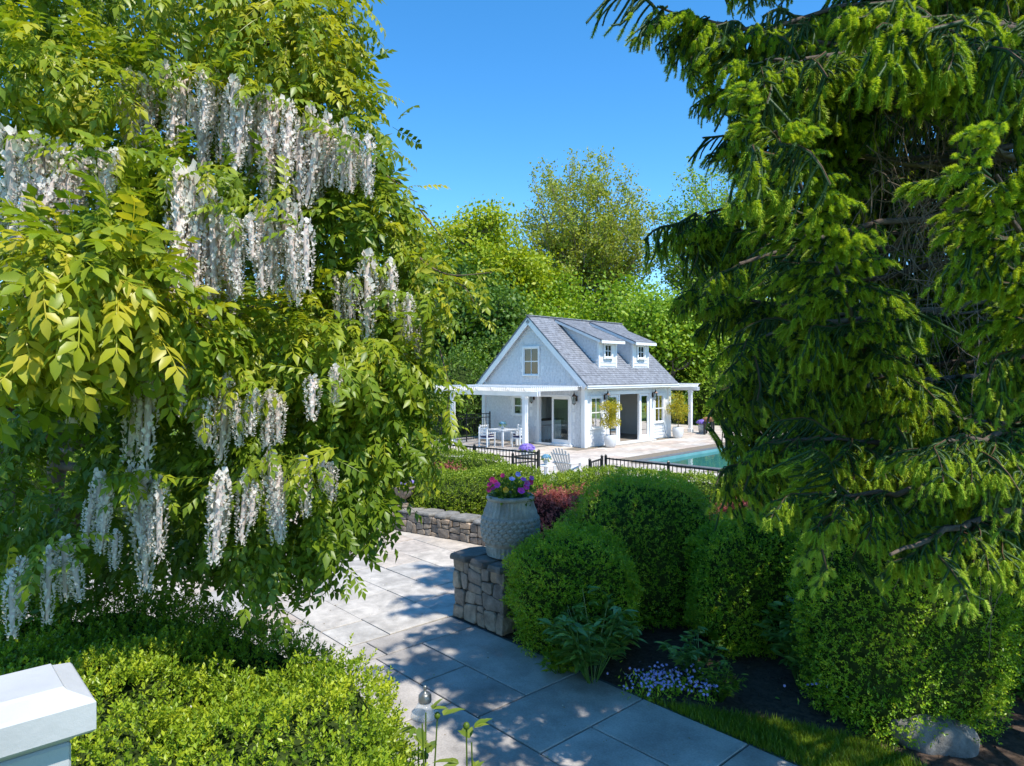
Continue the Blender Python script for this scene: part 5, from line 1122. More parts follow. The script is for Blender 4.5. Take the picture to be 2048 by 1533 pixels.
RC = [(4.25, [(255, 150, 115), (285, 160, 100), (330, 140, 165), (365, 140, 130), (400, 150, 110), (430, 150, 150), (468, 165, 150), (490, 190, 175), (520, 200, 125), (537, 190, 170), (558, 210, 150), (580, 215, 130), (620, 220, 160), (600, 250, 130), (655, 240, 140), (640, 260, 120), (690, 250, 125), (712, 280, 100), (738, 280, 90), (410, 180, 90), (670, 290, 90), (300, 190, 120), (350, 190, 130), (450, 200, 120), (505, 230, 110), (610, 290, 90), (700, 300, 80), (240, 190, 100), (270, 210, 90), (385, 210, 110), (418, 230, 100), (530, 260, 110), (570, 280, 100), (640, 310, 80), (725, 320, 70), (480, 240, 110)]),
      (3.65, [(18, 270, 180), (45, 300, 170), (70, 280, 180), (95, 290, 170), (122, 300, 150), (155, 300, 130), (200, 300, 120), (228, 310, 100), (10, 440, 170), (50, 380, 110), (175, 330, 100), (30, 350, 130), (80, 370, 120), (110, 360, 130), (140, 350, 110), (215, 350, 80), (30, 470, 110), (5, 520, 90)]),
      (3.8, [(360, 345, 200), (385, 350, 260), (412, 380, 210), (440, 420, 150), (458, 430, 140), (474, 450, 160), (525, 420, 135), (542, 440, 110), (567, 410, 160), (592, 420, 150), (612, 450, 110), (372, 400, 160), (425, 390, 150), (500, 440, 90), (350, 420, 120), (395, 450, 130), (580, 470, 100), (552, 480, 90), (360, 470, 110), (430, 480, 110), (450, 500, 100), (600, 490, 80), (520, 480, 90), (382, 500, 100)]),
      (4.45, [(672, 555, 95), (700, 560, 90), (736, 515, 145), (780, 530, 90), (765, 560, 70), (805, 620, 100), (828, 640, 85), (818, 600, 80), (690, 590, 70)]),
      (3.7, [(138, 745, 110), (152, 760, 80), (217, 690, 140), (287, 690, 240), (300, 720, 160), (362, 700, 110), (390, 760, 150), (372, 740, 110), (456, 760, 150), (440, 790, 100), (510, 790, 70), (540, 790, 95), (556, 800, 90), (672, 740, 75), (345, 690, 90), (205, 740, 100), (275, 760, 130), (415, 800, 80), (470, 800, 90), (625, 760, 80)]),
      (3.75, [(200, 955, 150), (217, 980, 110), (265, 945, 170), (287, 950, 190), (320, 965, 150), (445, 955, 130), (452, 980, 90), (496, 950, 110), (540, 915, 175), (552, 940, 110), (606, 925, 85), (645, 930, 60), (662, 935, 60), (232, 1070, 80), (185, 1000, 90), (300, 1000, 110), (430, 990, 70), (560, 960, 90), (510, 980, 70)]),
      (3.55, [(45, 1125, 125), (25, 1150, 110), (100, 1105, 110), (130, 1085, 120), (147, 1130, 70)])]
rl = np.random.RandomState(8)
for d0, lst in RC:
    hp = np.repeat(np.array([atd(qx, qy - 14, d0 * .93) for qx, qy, ln in lst]), 3, 0); n = len(hp); acc.append((hp + rl.normal(size=(n, 3)) * .05, norm(rl.normal(size=(n, 3)) * (.7, .3, .3) + (0, -.3, -.12)), norm(rl.normal(size=(n, 3)) * .25 + (0, -.4, 1)), .19 * rl.uniform(.8, 1.2, n), np.clip(rl.normal(.62, .12, n), 0, 1)))
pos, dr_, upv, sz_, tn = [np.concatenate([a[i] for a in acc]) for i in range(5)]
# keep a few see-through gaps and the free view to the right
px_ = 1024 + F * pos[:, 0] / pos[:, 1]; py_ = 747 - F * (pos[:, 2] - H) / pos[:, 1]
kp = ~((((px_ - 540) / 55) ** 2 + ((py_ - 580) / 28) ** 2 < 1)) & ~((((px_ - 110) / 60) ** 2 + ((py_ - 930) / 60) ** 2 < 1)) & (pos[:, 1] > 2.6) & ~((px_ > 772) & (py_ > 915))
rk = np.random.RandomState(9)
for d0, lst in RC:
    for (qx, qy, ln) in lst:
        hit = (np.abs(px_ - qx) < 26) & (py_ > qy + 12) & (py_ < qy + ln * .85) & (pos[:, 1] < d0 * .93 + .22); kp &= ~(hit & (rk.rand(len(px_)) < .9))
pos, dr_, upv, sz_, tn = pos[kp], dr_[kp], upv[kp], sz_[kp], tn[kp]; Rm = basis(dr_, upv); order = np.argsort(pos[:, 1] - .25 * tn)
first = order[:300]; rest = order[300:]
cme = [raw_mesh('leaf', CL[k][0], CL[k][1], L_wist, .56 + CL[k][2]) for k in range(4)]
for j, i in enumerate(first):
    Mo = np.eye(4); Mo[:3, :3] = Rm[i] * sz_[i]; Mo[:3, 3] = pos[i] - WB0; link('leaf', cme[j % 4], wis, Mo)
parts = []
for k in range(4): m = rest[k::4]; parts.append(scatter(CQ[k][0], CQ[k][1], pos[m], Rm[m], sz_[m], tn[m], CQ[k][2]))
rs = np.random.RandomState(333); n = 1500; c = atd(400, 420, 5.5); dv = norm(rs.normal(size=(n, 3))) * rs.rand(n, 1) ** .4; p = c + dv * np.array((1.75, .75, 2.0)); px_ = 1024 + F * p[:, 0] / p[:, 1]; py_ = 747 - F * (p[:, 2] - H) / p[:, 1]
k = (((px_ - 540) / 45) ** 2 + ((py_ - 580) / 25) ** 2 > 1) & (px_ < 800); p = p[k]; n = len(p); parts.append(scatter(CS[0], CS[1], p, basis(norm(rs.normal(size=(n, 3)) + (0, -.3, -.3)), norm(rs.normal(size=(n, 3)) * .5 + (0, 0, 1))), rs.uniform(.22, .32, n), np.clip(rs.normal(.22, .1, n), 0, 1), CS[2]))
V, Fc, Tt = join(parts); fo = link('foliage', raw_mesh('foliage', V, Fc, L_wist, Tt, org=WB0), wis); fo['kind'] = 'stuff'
# flower racemes
def raceme(seed, n=95):
    r = np.random.RandomState(seed); u = (np.arange(n) + r.rand(n)) / n; a = np.arange(n) * 2.4 + r.normal(size=n) * .25; rad = .135 * (np.clip(u * 6, .25, 1)) * (1 - .6 * u ** 2.6)
    P = np.stack([np.cos(a) * rad * .8, np.sin(a) * rad * .8, -u], 1); D = norm(np.stack([np.cos(a), np.sin(a), r.uniform(-.5, .15, n)], 1)); B = basis(D, np.tile((0, 0, 1.), (n, 1)) + r.normal(size=(n, 3)) * .3)
    # banner petal (folded), two wings, keel
    T = np.array([(0, 0, .0), (.25, .5, .62), (.05, 0, 1.0), (.25, -.5, .62), (.75, .18, .1), (.75, -.18, .1), (.35, .0, -.45)], float); TF = np.array([(0, 1, 2), (0, 2, 3), (0, 4, 6), (0, 6, 5), (4, 5, 6), (0, 5, 4)])
    s = .080 * (1 - .35 * u) * r.uniform(.8, 1.2, n); v, f, t = scatter(T, TF, P, B, s, np.clip(r.normal(.6, .22, n), 0, 1)); k = len(v)
    cq = MB(); zc_ = np.linspace(.03, .93, 7); cq.tube(np.stack([0 * zc_, 0 * zc_, -zc_], 1), .052 * np.clip(zc_ * 6, .3, 1) * (1 - .6 * zc_ ** 2.6), 6); cV = np.concatenate(cq.v); cF = np.array([f for f in cq.f if len(f) == 4]); cF = np.concatenate([cF[:, :3], cF[:, [0, 2, 3]]])
    v, f, t = np.concatenate([v, cV]), np.concatenate([f, cF + k]), np.concatenate([t, np.full(len(cV), .1)]); k = len(v)
    st = np.array([(.006, 0, 0), (-.003, .005, 0), (-.003, -.005, 0), (0, 0, -1)], float); sf = np.array([(0, 1, 3), (1, 2, 3), (2, 0, 3)]) + k
    return raw_mesh('flower_cluster', np.concatenate([v, st]), np.concatenate([f, sf]), L_flower, np.concatenate([t, np.zeros(4)]))
RM = [raceme(340 + i, 80 + 12 * i) for i in range(4)]
rs = np.random.RandomState(350)
for d0, lst in RC:
    for (px, py, ln) in lst:
        d = d0 * rs.uniform(.90, .97); ln = ln * rs.uniform(.95, 1.45); p = atd(px, py - 8, d) - WB0; s = ln * d / F; wd = max(.29, min(s * .85, .43)) * rs.uniform(.85, 1.1)
        Mo = np.array(Matrix.Translation(p.tolist()) @ Euler((rs.normal() * .09, rs.normal() * .09, rs.rand() * 6.28)).to_matrix().to_4x4() @ Matrix.Diagonal((wd, wd, s, 1))); link('flower_cluster', RM[rs.randint(4)], wis, Mo)
# stems
def wiggle(pts, n, amp, rs):
    pts = np.asarray(pts, float); s = np.linspace(0, len(pts) - 1, n); cv = np.stack([np.interp(s, np.arange(len(pts)), pts[:, j]) for j in range(3)], 1)
    for _ in range(2): cv[1:-1] = .5 * cv[1:-1] + .25 * (cv[:-2] + cv[2:])
    cv[1:-1] += rs.normal(size=(n - 2, 3)) * amp; return cv
for k, (pts, r0) in enumerate([([(-4.25, 6.3, 0), (-4.2, 6.2, 1.2), (-4.05, 6.0, 2.2), (-3.7, 5.7, 3.4), (-3.2, 5.3, 4.6)], .11), ([(-4.65, 6.5, 0), (-4.6, 6.3, 1.3), (-4.55, 6.1, 2.4), (-4.4, 5.6, 3.6)], .085), ([(-4.05, 6.3, 0), (-3.95, 6.0, 1.5), (-3.6, 5.8, 2.4), (-2.6, 5.4, 3.0)], .07)]):
    q = MB(); cv = wiggle(pts, 16, .025, rs); q.tube(cv, np.linspace(r0, r0 * .5, 16), 9); q.build('trunk', M_vine, wis, True, org=WB0)
for k, (pts, r0) in enumerate([([atd(100, 880, 5.8), atd(30, 815, 4.6), atd(-60, 780, 4.2)], .035), ([(-4.0, 5.9, 2.6), atd(200, 890, 4.3), atd(30, 815, 4.1)], .026), ([(-3.9, 5.9, 2.5), atd(380, 970, 4.9), atd(650, 930, 4.6), atd(760, 860, 4.5)], .04), ([(-3.7, 5.7, 3.3), atd(450, 640, 5.0), atd(620, 590, 4.8), atd(730, 500, 4.6)], .045), ([(-3.3, 5.3, 4.4), atd(300, 340, 4.8), atd(480, 300, 4.7), atd(700, 220, 4.7)], .04), ([(-3.2, 5.3, 4.6), atd(420, 100, 4.9), atd(600, 80, 4.7)], .035), ([atd(450, 640, 4.9), atd(300, 690, 4.0), atd(380, 760, 3.7)], .02), ([atd(100, 50, 4.8), atd(150, 40, 4.4), atd(110, -20, 4.3)], .02), ([atd(150, 900, 4.6), atd(130, 800, 4.2), atd(160, 700, 3.7)], .02), ([atd(280, 350, 4.4), atd(200, 420, 3.9), atd(140, 520, 3.5)], .022)]):
    q = MB(); cv = wiggle(pts, 14, .018, rs); q.tube(cv, np.linspace(r0, r0 * .35, 14), 7); q.build('branch', M_vine, wis, True, org=WB0)
for cv, rr in vines: q = MB(); q.tube(cv, rr, 5); q.build('shoot', M_vine, wis, True, org=WB0)

# ================================================================== SPRUCE
def bristle(cv, m, ln, wd, fwd, rs, t0, t1, taper=False):
    """needles round a polyline"""
    s = rs.rand(m) * (len(cv) - 1) if not taper else (np.linspace(0, 1, m) * (len(cv) - 1.001)); i = np.minimum(s.astype(int), len(cv) - 2); fr = (s - i)[:, None]; p = cv[i] * (1 - fr) + cv[i + 1] * fr; t = norm(cv[i + 1] - cv[i])
    r = norm(np.cross(t, rs.normal(size=(m, 3)))); d = norm(r + t * fwd); w_ = norm(np.cross(t, d)) * wd; L = ln * rs.uniform(.8, 1.2, (m, 1)); V = np.stack([p + w_, p - w_, p + d * L], 1).reshape(-1, 3); Fc = np.arange(3 * m).reshape(-1, 3)
    return V, Fc, np.repeat(rs.uniform(t0, t1, m), 3)
def mini_tube(cv, r0, r1, n, t):
    q = MB(); q.tube(cv, np.linspace(r0, r1, len(cv)), n, cap=False); V = np.concatenate(q.v); Fq = np.array(q.f); Fc = np.concatenate([Fq[:, [0, 1, 2]], Fq[:, [0, 2, 3]]]); return V, Fc, np.full(len(V), t)
def spray(seed, fresh=1.0, curtain=False):
    """flat hanging branchlet: dark needled twigs that end in plump bright shoots"""
    rs = np.random.RandomState(seed); P = []; Ln = .36; xs = np.linspace(0, 1, 7); ax = np.stack([xs * Ln, .05 * np.sin(xs * 4 + seed), -.12 * xs ** 2 + .02 * np.sin(xs * 7 + seed)], 1)
    P.append(mini_tube(ax, .009, .006, 5, .30)); P.append(bristle(ax, 150, .019, .0022, .6, rs, .28, .5)); P.append(mini_tube(ax + (0, 0, .007), .005, .003, 4, .12))
    def new_shoot(p, d, L):
        u = np.linspace(0, 1, 6)[:, None]; d = norm(d + np.array((0, 0, -.45))); cv = p + d * L * u + np.array((0, 0, -1.)) * L * .45 * u ** 2; tt = rs.uniform(.64, .94); P.append(mini_tube(cv, .0055, .0035, 4, tt - .02)); V, Fc, T = bristle(cv, 135, .0215, .0021, .65, rs, max(.61, tt - .12), min(.96, tt + .12)); T = T.reshape(-1, 3); T[:, 2] = np.minimum(1., T[:, 2] + .12); T[:, :2] = np.maximum(.605, T[:, :2] - .06); P.append((V, Fc, T.ravel()))
    k = 19
    for i in range(k):
        u = np.clip(.04 + .94 * (i + rs.normal() * .6) / k, .03, .98); p = np.array([np.interp(u, xs, ax[:, j]) for j in range(3)]); s = 1 if rs.rand() < .5 else -1
        if curtain: L = rs.uniform(.08, .19); d = norm(np.array((rs.uniform(0, .35), s * rs.uniform(.1, .5), -.8))); bend = .4
        else: L = (.095 * (1 - .45 * u) + .02) * rs.uniform(.5, 1.25); d = norm(np.array((rs.uniform(.3, .9), s * rs.uniform(.35, .95), rs.uniform(-.4, .25)))); bend = rs.uniform(.3, .8)
        w_ = np.linspace(0, 1, 5)[:, None]; cv = p + d * L * w_ + np.array((0, 0, -1.)) * L * bend * w_ ** 2 + rs.normal(size=3) * L * .12 * w_ * (1 - w_) * 4; P.append(mini_tube(cv, .0075, .006, 4, .33)); P.append(bristle(cv, int(520 * L) + 16, .019, .0021, .6, rs, .28, .53))
        e = norm(cv[-1] - cv[-2])
        if rs.rand() < fresh:
            new_shoot(cv[-1], norm(e + rs.normal(size=3) * .15), rs.uniform(.036, .056))
            for s2 in (-1, 1):
                if rs.rand() < .8 * fresh: new_shoot(cv[rs.randint(1, 4)], norm(e + np.cross(e, (1., 0, .2)) * s2 * rs.uniform(.4, 1.0) + rs.normal(size=3) * .2), rs.uniform(.030, .048))
    if fresh > .3 and not curtain:
        e = norm(ax[-1] - ax[-2]); new_shoot(ax[-1], e, .06); new_shoot(ax[-1], norm(e + (0, .8, 0)), .055); new_shoot(ax[-1], norm(e + (0, -.8, 0)), .055)
    V, Fc, T = join(P); return raw_mesh('spruce_spray', V, Fc, L_spr, T)
SPV = [spray(500 + i, f, i > 4) for i, f in enumerate((1.0, 1.0, 1.0, .95, .9, .95, .6, .25))]
ST = np.array((5.3, 5.3, 0.0)); spr = thing('spruce_tree', 'tall drooping spruce with bright green new shoots filling the right side', 'spruce', ST, 0)
q = MB(); q.tube([ST + (0, 0, -.1), ST + (0, 0, .4), ST + (.05, .02, 4), ST + (0, .05, 8), ST + (0, 0, 14.4)], [.34, .26, .22, .13, .03], 12); q.build('trunk', M_bark, spr, True, org=ST)
rs = np.random.RandomState(510); inst = []; deadq = MB(); limbs = []
def limb(cv, r0, sprays=True, u0=.34, size=1.1, step=.17, hang=.9, fresh=None):
    L = np.r_[0, np.cumsum(np.linalg.norm(np.diff(cv, axis=0), axis=1))]; limbs.append((cv, r0))
    if not sprays: return
    s = L[-1] * u0
    while s < L[-1]:
        p = np.array([np.interp(s, L, cv[:, j]) for j in range(3)]); t = norm(np.array([np.interp(min(s + .1, L[-1]), L, cv[:, j]) - np.interp(max(0, s - .1), L, cv[:, j]) for j in range(3)])); sd_ = norm(np.cross(t, (0, 0, 1.))); u = s / L[-1]
        for sg in (-1, 1):
            d = norm(t * rs.uniform(.35, .8) + sd_ * sg * rs.uniform(.5, 1.0) * (1.1 - .6 * u) + np.array((0, 0, -1.)) * hang * rs.uniform(0, .6)); inst.append((p, d, norm(np.array((0, 0, 1.)) + rs.normal(size=3) * .12), size * rs.uniform(.75, 1.2) * (1.05 - .3 * u), rs.randint(0, 5) if u > .45 else rs.randint(3, 8)))
        if rs.rand() < .45: inst.append((p, norm(t * .8 + rs.normal(size=3) * .5 + (0, 0, -.2)), norm(np.array((0, 0, 1.)) + rs.normal(size=3) * .12), size * rs.uniform(.9, 1.3), rs.randint(5, 8)))
        s += step * rs.uniform(.8, 1.2)
    inst.append((cv[-1], norm(cv[-1] - cv[-3] + (0, 0, -.02)), np.array((0, 0, 1.)), size * .8, 0))
z = 2.55
while z < 13.2:
    Lz = 4.45 * (1 - (z / 16) ** 2.6); na = 7 if z < 8 else 5; a0 = rs.rand() * 6.28
    for k in range(na):
        az = a0 + 6.283 * k / na + rs.normal() * .12; deg = math.degrees(az) % 360
        if 200 < deg < 262 and z < 6.8: continue           # the side open towards the porch, bare inside
        if 262 <= deg < 345 and rs.rand() < (.75 if z < 8 else .4): continue
        L = Lz * rs.uniform(.85, 1.04); u = np.linspace(0, 1, 12); o = np.array((math.cos(az), math.sin(az), 0)); sag = rs.uniform(.5, .95)
        cv = ST + np.array((0, 0, z)) + o * (L * u)[:, None] + np.array((0, 0, 1.)) * (.30 * np.sin(u * math.pi * .7) - sag * u ** 1.6 + .22 * np.clip(u - .75, 0, 1) * 4 * .4)[:, None]; cv[1:] += rs.normal(size=(11, 3)) * .03; cv[-1] = cv[-2] + norm(cv[-2] - cv[-3]) * L / 11
        limb(cv, .045 * (1 - z / 18) + .012, step=.22 if deg > 330 or deg < 90 else .16)
    z += .40
for (pts, hang, size) in [([ST + (-.2, -.1, 2.9), atd(1830, 860, 4.3), atd(1720, 690, 3.95), atd(1640, 480, 3.65), atd(1550, 262, 3.45)], .55, .95), ([ST + (-.3, -.6, 3.1), atd(2110, 720, 3.3), atd(2050, 500, 3.0), atd(1992, 350, 2.9)], .6, .95),
                          ([ST + (-.3, -.3, 2.7), atd(1960, 960, 3.9), atd(1800, 985, 3.6), atd(1640, 985, 3.5)], .6, .95), ([ST + (-.3, -.4, 2.5), atd(2000, 1030, 3.6), atd(1900, 1060, 3.25), atd(1780, 1110, 3.1)], .6, .95), ([ST + (-.3, .1, 4.6), atd(1700, 520, 5.4), atd(1450, 455, 5.6), atd(1288, 432, 5.6)], .7, .9),
                          ([ST + (-.3, .2, 4.0), atd(1700, 640, 5.4), atd(1450, 590, 5.7), atd(1290, 562, 5.7)], .8, .95), ([ST + (-.3, 0, 6.3), atd(1700, 100, 4.9), atd(1480, 60, 4.9), atd(1262, 5, 5.0)], .7, .95), ([ST + (-.3, .1, 5.6), atd(1700, 240, 4.9), atd(1500, 190, 5.0), atd(1345, 145, 5.1)], .7, .95),
                          ([ST + (-.3, .1, 5.2), atd(1700, 330, 5.0), atd(1500, 300, 5.1), atd(1350, 270, 5.1)], .7, .95), ([ST + (-.2, 0, 3.5), atd(1780, 780, 4.9), atd(1560, 760, 5.0), atd(1400, 740, 5.1)], .8, 1.0), ([ST + (-.2, 0, 3.0), atd(1800, 900, 4.8), atd(1600, 900, 4.8), atd(1440, 935, 4.9)], .8, 1.0),
                          ([ST + (-.3, -.5, 3.9), atd(2080, 860, 3.6), atd(1990, 870, 3.2), atd(1900, 880, 3.0)], .7, .9), ([ST + (-.2, 0, 2.9), atd(1850, 900, 4.3), atd(1720, 880, 4.1), atd(1580, 880, 4.1)], .7, .95), ([ST + (-.2, -.2, 6.0), atd(2050, 60, 4.0), atd(1900, 40, 3.7), atd(1780, 20, 3.6)], .9, 1.0), ([ST + (-.2, -.2, 5.6), atd(2080, 150, 3.8), atd(1990, 120, 3.4), atd(1900, 60, 3.3)], .9, 1.0), ([ST + (-.2, 0, 5.4), atd(1750, 60, 4.4), atd(1640, 150, 4.3), atd(1530, 120, 4.2)], .8, 1.0)]:
    cv = wiggle(pts, 14, .015, rs); limb(cv, .030, hang=hang, size=size * 1.1, u0=.4, step=.10)
# bare limbs and dead twigs in the open side
for (pts, r0) in [([atd(2300, 420, 5.6), atd(2048, 322, 5.2), atd(1962, 290, 5.0), atd(1930, 335, 4.9), atd(1790, 330, 4.9), atd(1700, 300, 5.0)], .034), ([atd(2300, 260, 5.4), atd(2040, 235, 5.0), atd(1920, 205, 4.9), atd(1850, 225, 4.9), atd(1760, 200, 5.0)], .028), ([atd(2300, 120, 5.4), atd(2000, 110, 5.0), atd(1800, 105, 4.9), atd(1690, 95, 5.0)], .03), ([atd(2300, 380, 5.2), atd(2048, 385, 4.7), atd(1900, 400, 4.7), atd(1800, 402, 4.9)], .02), ([atd(2300, 640, 5.2), atd(2048, 630, 4.9), atd(1920, 625, 4.9), atd(1780, 630, 5.0)], .02), ([atd(2300, 540, 5.2), atd(2048, 500, 5.0), atd(1850, 520, 5.0)], .02), ([atd(2200, 1010, 4.6), atd(2000, 975, 4.3), atd(1900, 985, 4.2)], .014)]:
    cv = wiggle(pts, 18, .012, rs); limb(cv, r0, sprays=False)
    for k in range(46):
        i = rs.randint(3, 17); p = cv[i] + rs.normal(size=3) * .01; d = norm(rs.normal(size=3) * .7 + (-.3, -.1, -.5)); L = rs.uniform(.2, .65); u = np.linspace(0, 1, 6)[:, None]
        tw = p + d * L * u + np.array((0, 0, -1.)) * L * .6 * u ** 2 + rs.normal(size=(6, 3)) * .015; deadq.tube(tw, np.linspace(.005, .0014, 6), 4, cap=False)
for k in range(420):
    p = atd(rs.uniform(1720, 2080), rs.uniform(120, 1000), rs.uniform(4.4, 6.0)); d = norm(rs.normal(size=3) * .6 + (0, 0, -.6)); L = rs.uniform(.2, .6); u = np.linspace(0, 1, 5)[:, None]; deadq.tube(p + d * L * u + np.array((0, 0, -1.)) * L * .4 * u ** 2 + rs.normal(size=(5, 3)) * .02, np.linspace(.004, .0014, 5), 4, cap=False)
dq = deadq.build('dead_twigs', M_twig, spr, org=ST); dq['kind'] = 'stuff'
def lim_left(py): return np.interp(py, [-100, 5, 60, 145, 270, 350, 430, 480, 560, 620, 690, 760, 850, 950, 1010], [1285, 1290, 1345, 1415, 1470, 1515, 1360, 1425, 1370, 1400, 1440, 1460, 1470, 1465, 1485])
for li, (cv, r0) in enumerate(limbs):
    y_ = np.maximum(cv[:, 1], .3); qx = 1024 + F * cv[:, 0] / y_; qy = 747 - F * (cv[:, 2] - H) / y_; bad = np.where((cv[:, 1] > .3) & (qx < lim_left(qy) + 15))[0]
    if len(bad): cv = cv[:max(3, bad[0])]
    q = MB(); q.tube(cv, np.linspace(r0, r0 * .25, len(cv)), 6); q.build('limb', M_twig if (r0 in (.034, .028, .03, .014) and len(cv) == 18) else M_bark, spr, True, org=ST)
for k in range(190): inst.append((atd(rs.uniform(1640, 2120), rs.uniform(-40, 860), rs.uniform(6.3, 7.8)), norm(rs.normal(size=3) * (1, 1, .2)), np.array((0, 0, 1.)), rs.uniform(1.2, 1.9), rs.randint(5, 8)))
ip = np.array([i[0] for i in inst]); idr = np.array([i[1] for i in inst]); iu = np.array([i[2] for i in inst]); isz = np.array([i[3] for i in inst]); iv = np.array([i[4] for i in inst])
ipx = 1024 + F * ip[:, 0] / np.maximum(ip[:, 1], .1); ipy = 747 - F * (ip[:, 2] - H) / np.maximum(ip[:, 1], .1); dist = np.linalg.norm(ip - (0, 0, H), axis=1)
ok = ((dist > 2.3) & ~((ip[:, 1] > .2) & (ipx < 1255))) & (ip[:, 2] > 1.9)
lft = lim_left(ipy) + 20
bot = np.interp(ipx, [1400, 1450, 1550, 1650, 1800, 1900, 2000, 2060], [900, 930, 985, 1000, 1040, 1130, 1070, 990])
ok &= ~((ip[:, 1] > .2) & (ipx < lft)) & ~((ip[:, 1] > .2) & (ipx < 2100) & (ipy > bot))
ok &= ~((ipx > 1745) & (ipx < 2100) & (ipy > 130) & (ipy < 620) & (ip[:, 1] < 6.0) & (ip[:, 1] > 2.0) & ~((ipx > 1955) & (ipy > 330)))     # bare inner side
ip, idr, iu, isz, iv, ipx, ipy, dist = [a[ok] for a in (ip, idr, iu, isz, iv, ipx, ipy, dist)]; Rm = basis(idr, iu)
infr = (ip[:, 1] > .5) & (ipx > 1200) & (ipx < 2060) & (ipy > -40) & (ipy < 1300); order = np.argsort(np.where(infr, dist, 99)); first, rest = order[:300], order[300:]
for i in first:
    Mo = np.eye(4); Mo[:3, :3] = Rm[i] * isz[i]; Mo[:3, 3] = ip[i] - ST; link('branch_spray', SPV[iv[i]], spr, Mo)
def instancer(name, parent, meshes, pos, Rm, scl, var, org):
    """remaining foliage as one part: a point cloud that carries the sprays"""
    col = bpy.data.collections.new(name + '_kinds')
    for i, me in enumerate(meshes): col.objects.link(bpy.data.objects.new('%s_kind_%02d' % (name, i), me))
    me = bpy.data.meshes.new(name); me.vertices.add(len(pos)); me.vertices.foreach_set('co', (pos - org).astype(np.float32).ravel())
    eul = np.array([Matrix(r.tolist()).to_euler() for r in Rm], np.float32)
    a = me.attributes.new('rot', 'FLOAT_VECTOR', 'POINT'); a.data.foreach_set('vector', eul.ravel()); a = me.attributes.new('scl', 'FLOAT', 'POINT'); a.data.foreach_set('value', scl.astype(np.float32)); a = me.attributes.new('var', 'INT', 'POINT'); a.data.foreach_set('value', var.astype(np.int32)); me.update()
    o = link(name, me, parent); g = bpy.data.node_groups.new(name, 'GeometryNodeTree'); g.interface.new_socket('Geometry', in_out='INPUT', socket_type='NodeSocketGeometry'); g.interface.new_socket('Geometry', in_out='OUTPUT', socket_type='NodeSocketGeometry')
    gi, go = g.nodes.new('NodeGroupInput'), g.nodes.new('NodeGroupOutput'); ci = g.nodes.new('GeometryNodeCollectionInfo'); ci.inputs['Collection'].default_value = col; ci.inputs['Separate Children'].default_value = True; ci.inputs['Reset Children'].default_value = True
    ip_ = g.nodes.new('GeometryNodeInstanceOnPoints'); ip_.inputs['Pick Instance'].default_value = True
    def attr(nm, ty): n = g.nodes.new('GeometryNodeInputNamedAttribute'); n.data_type = ty; n.inputs['Name'].default_value = nm; return n.outputs['Attribute']
    er = g.nodes.new('FunctionNodeEulerToRotation'); g.links.new(attr('rot', 'FLOAT_VECTOR'), er.inputs[0]); g.links.new(er.outputs[0], ip_.inputs['Rotation'])
    g.links.new(gi.outputs[0], ip_.inputs['Points']); g.links.new(ci.outputs[0], ip_.inputs['Instance']); g.links.new(attr('var', 'INT'), ip_.inputs['Instance Index']); g.links.new(attr('scl', 'FLOAT'), ip_.inputs['Scale']); g.links.new(ip_.outputs[0], go.inputs[0])
    md = o.modifiers.new('scatter', 'NODES'); md.node_group = g; o['kind'] = 'stuff'; return o
instancer('foliage', spr, SPV, ip[rest], Rm[rest], isz[rest], iv[rest], ST)

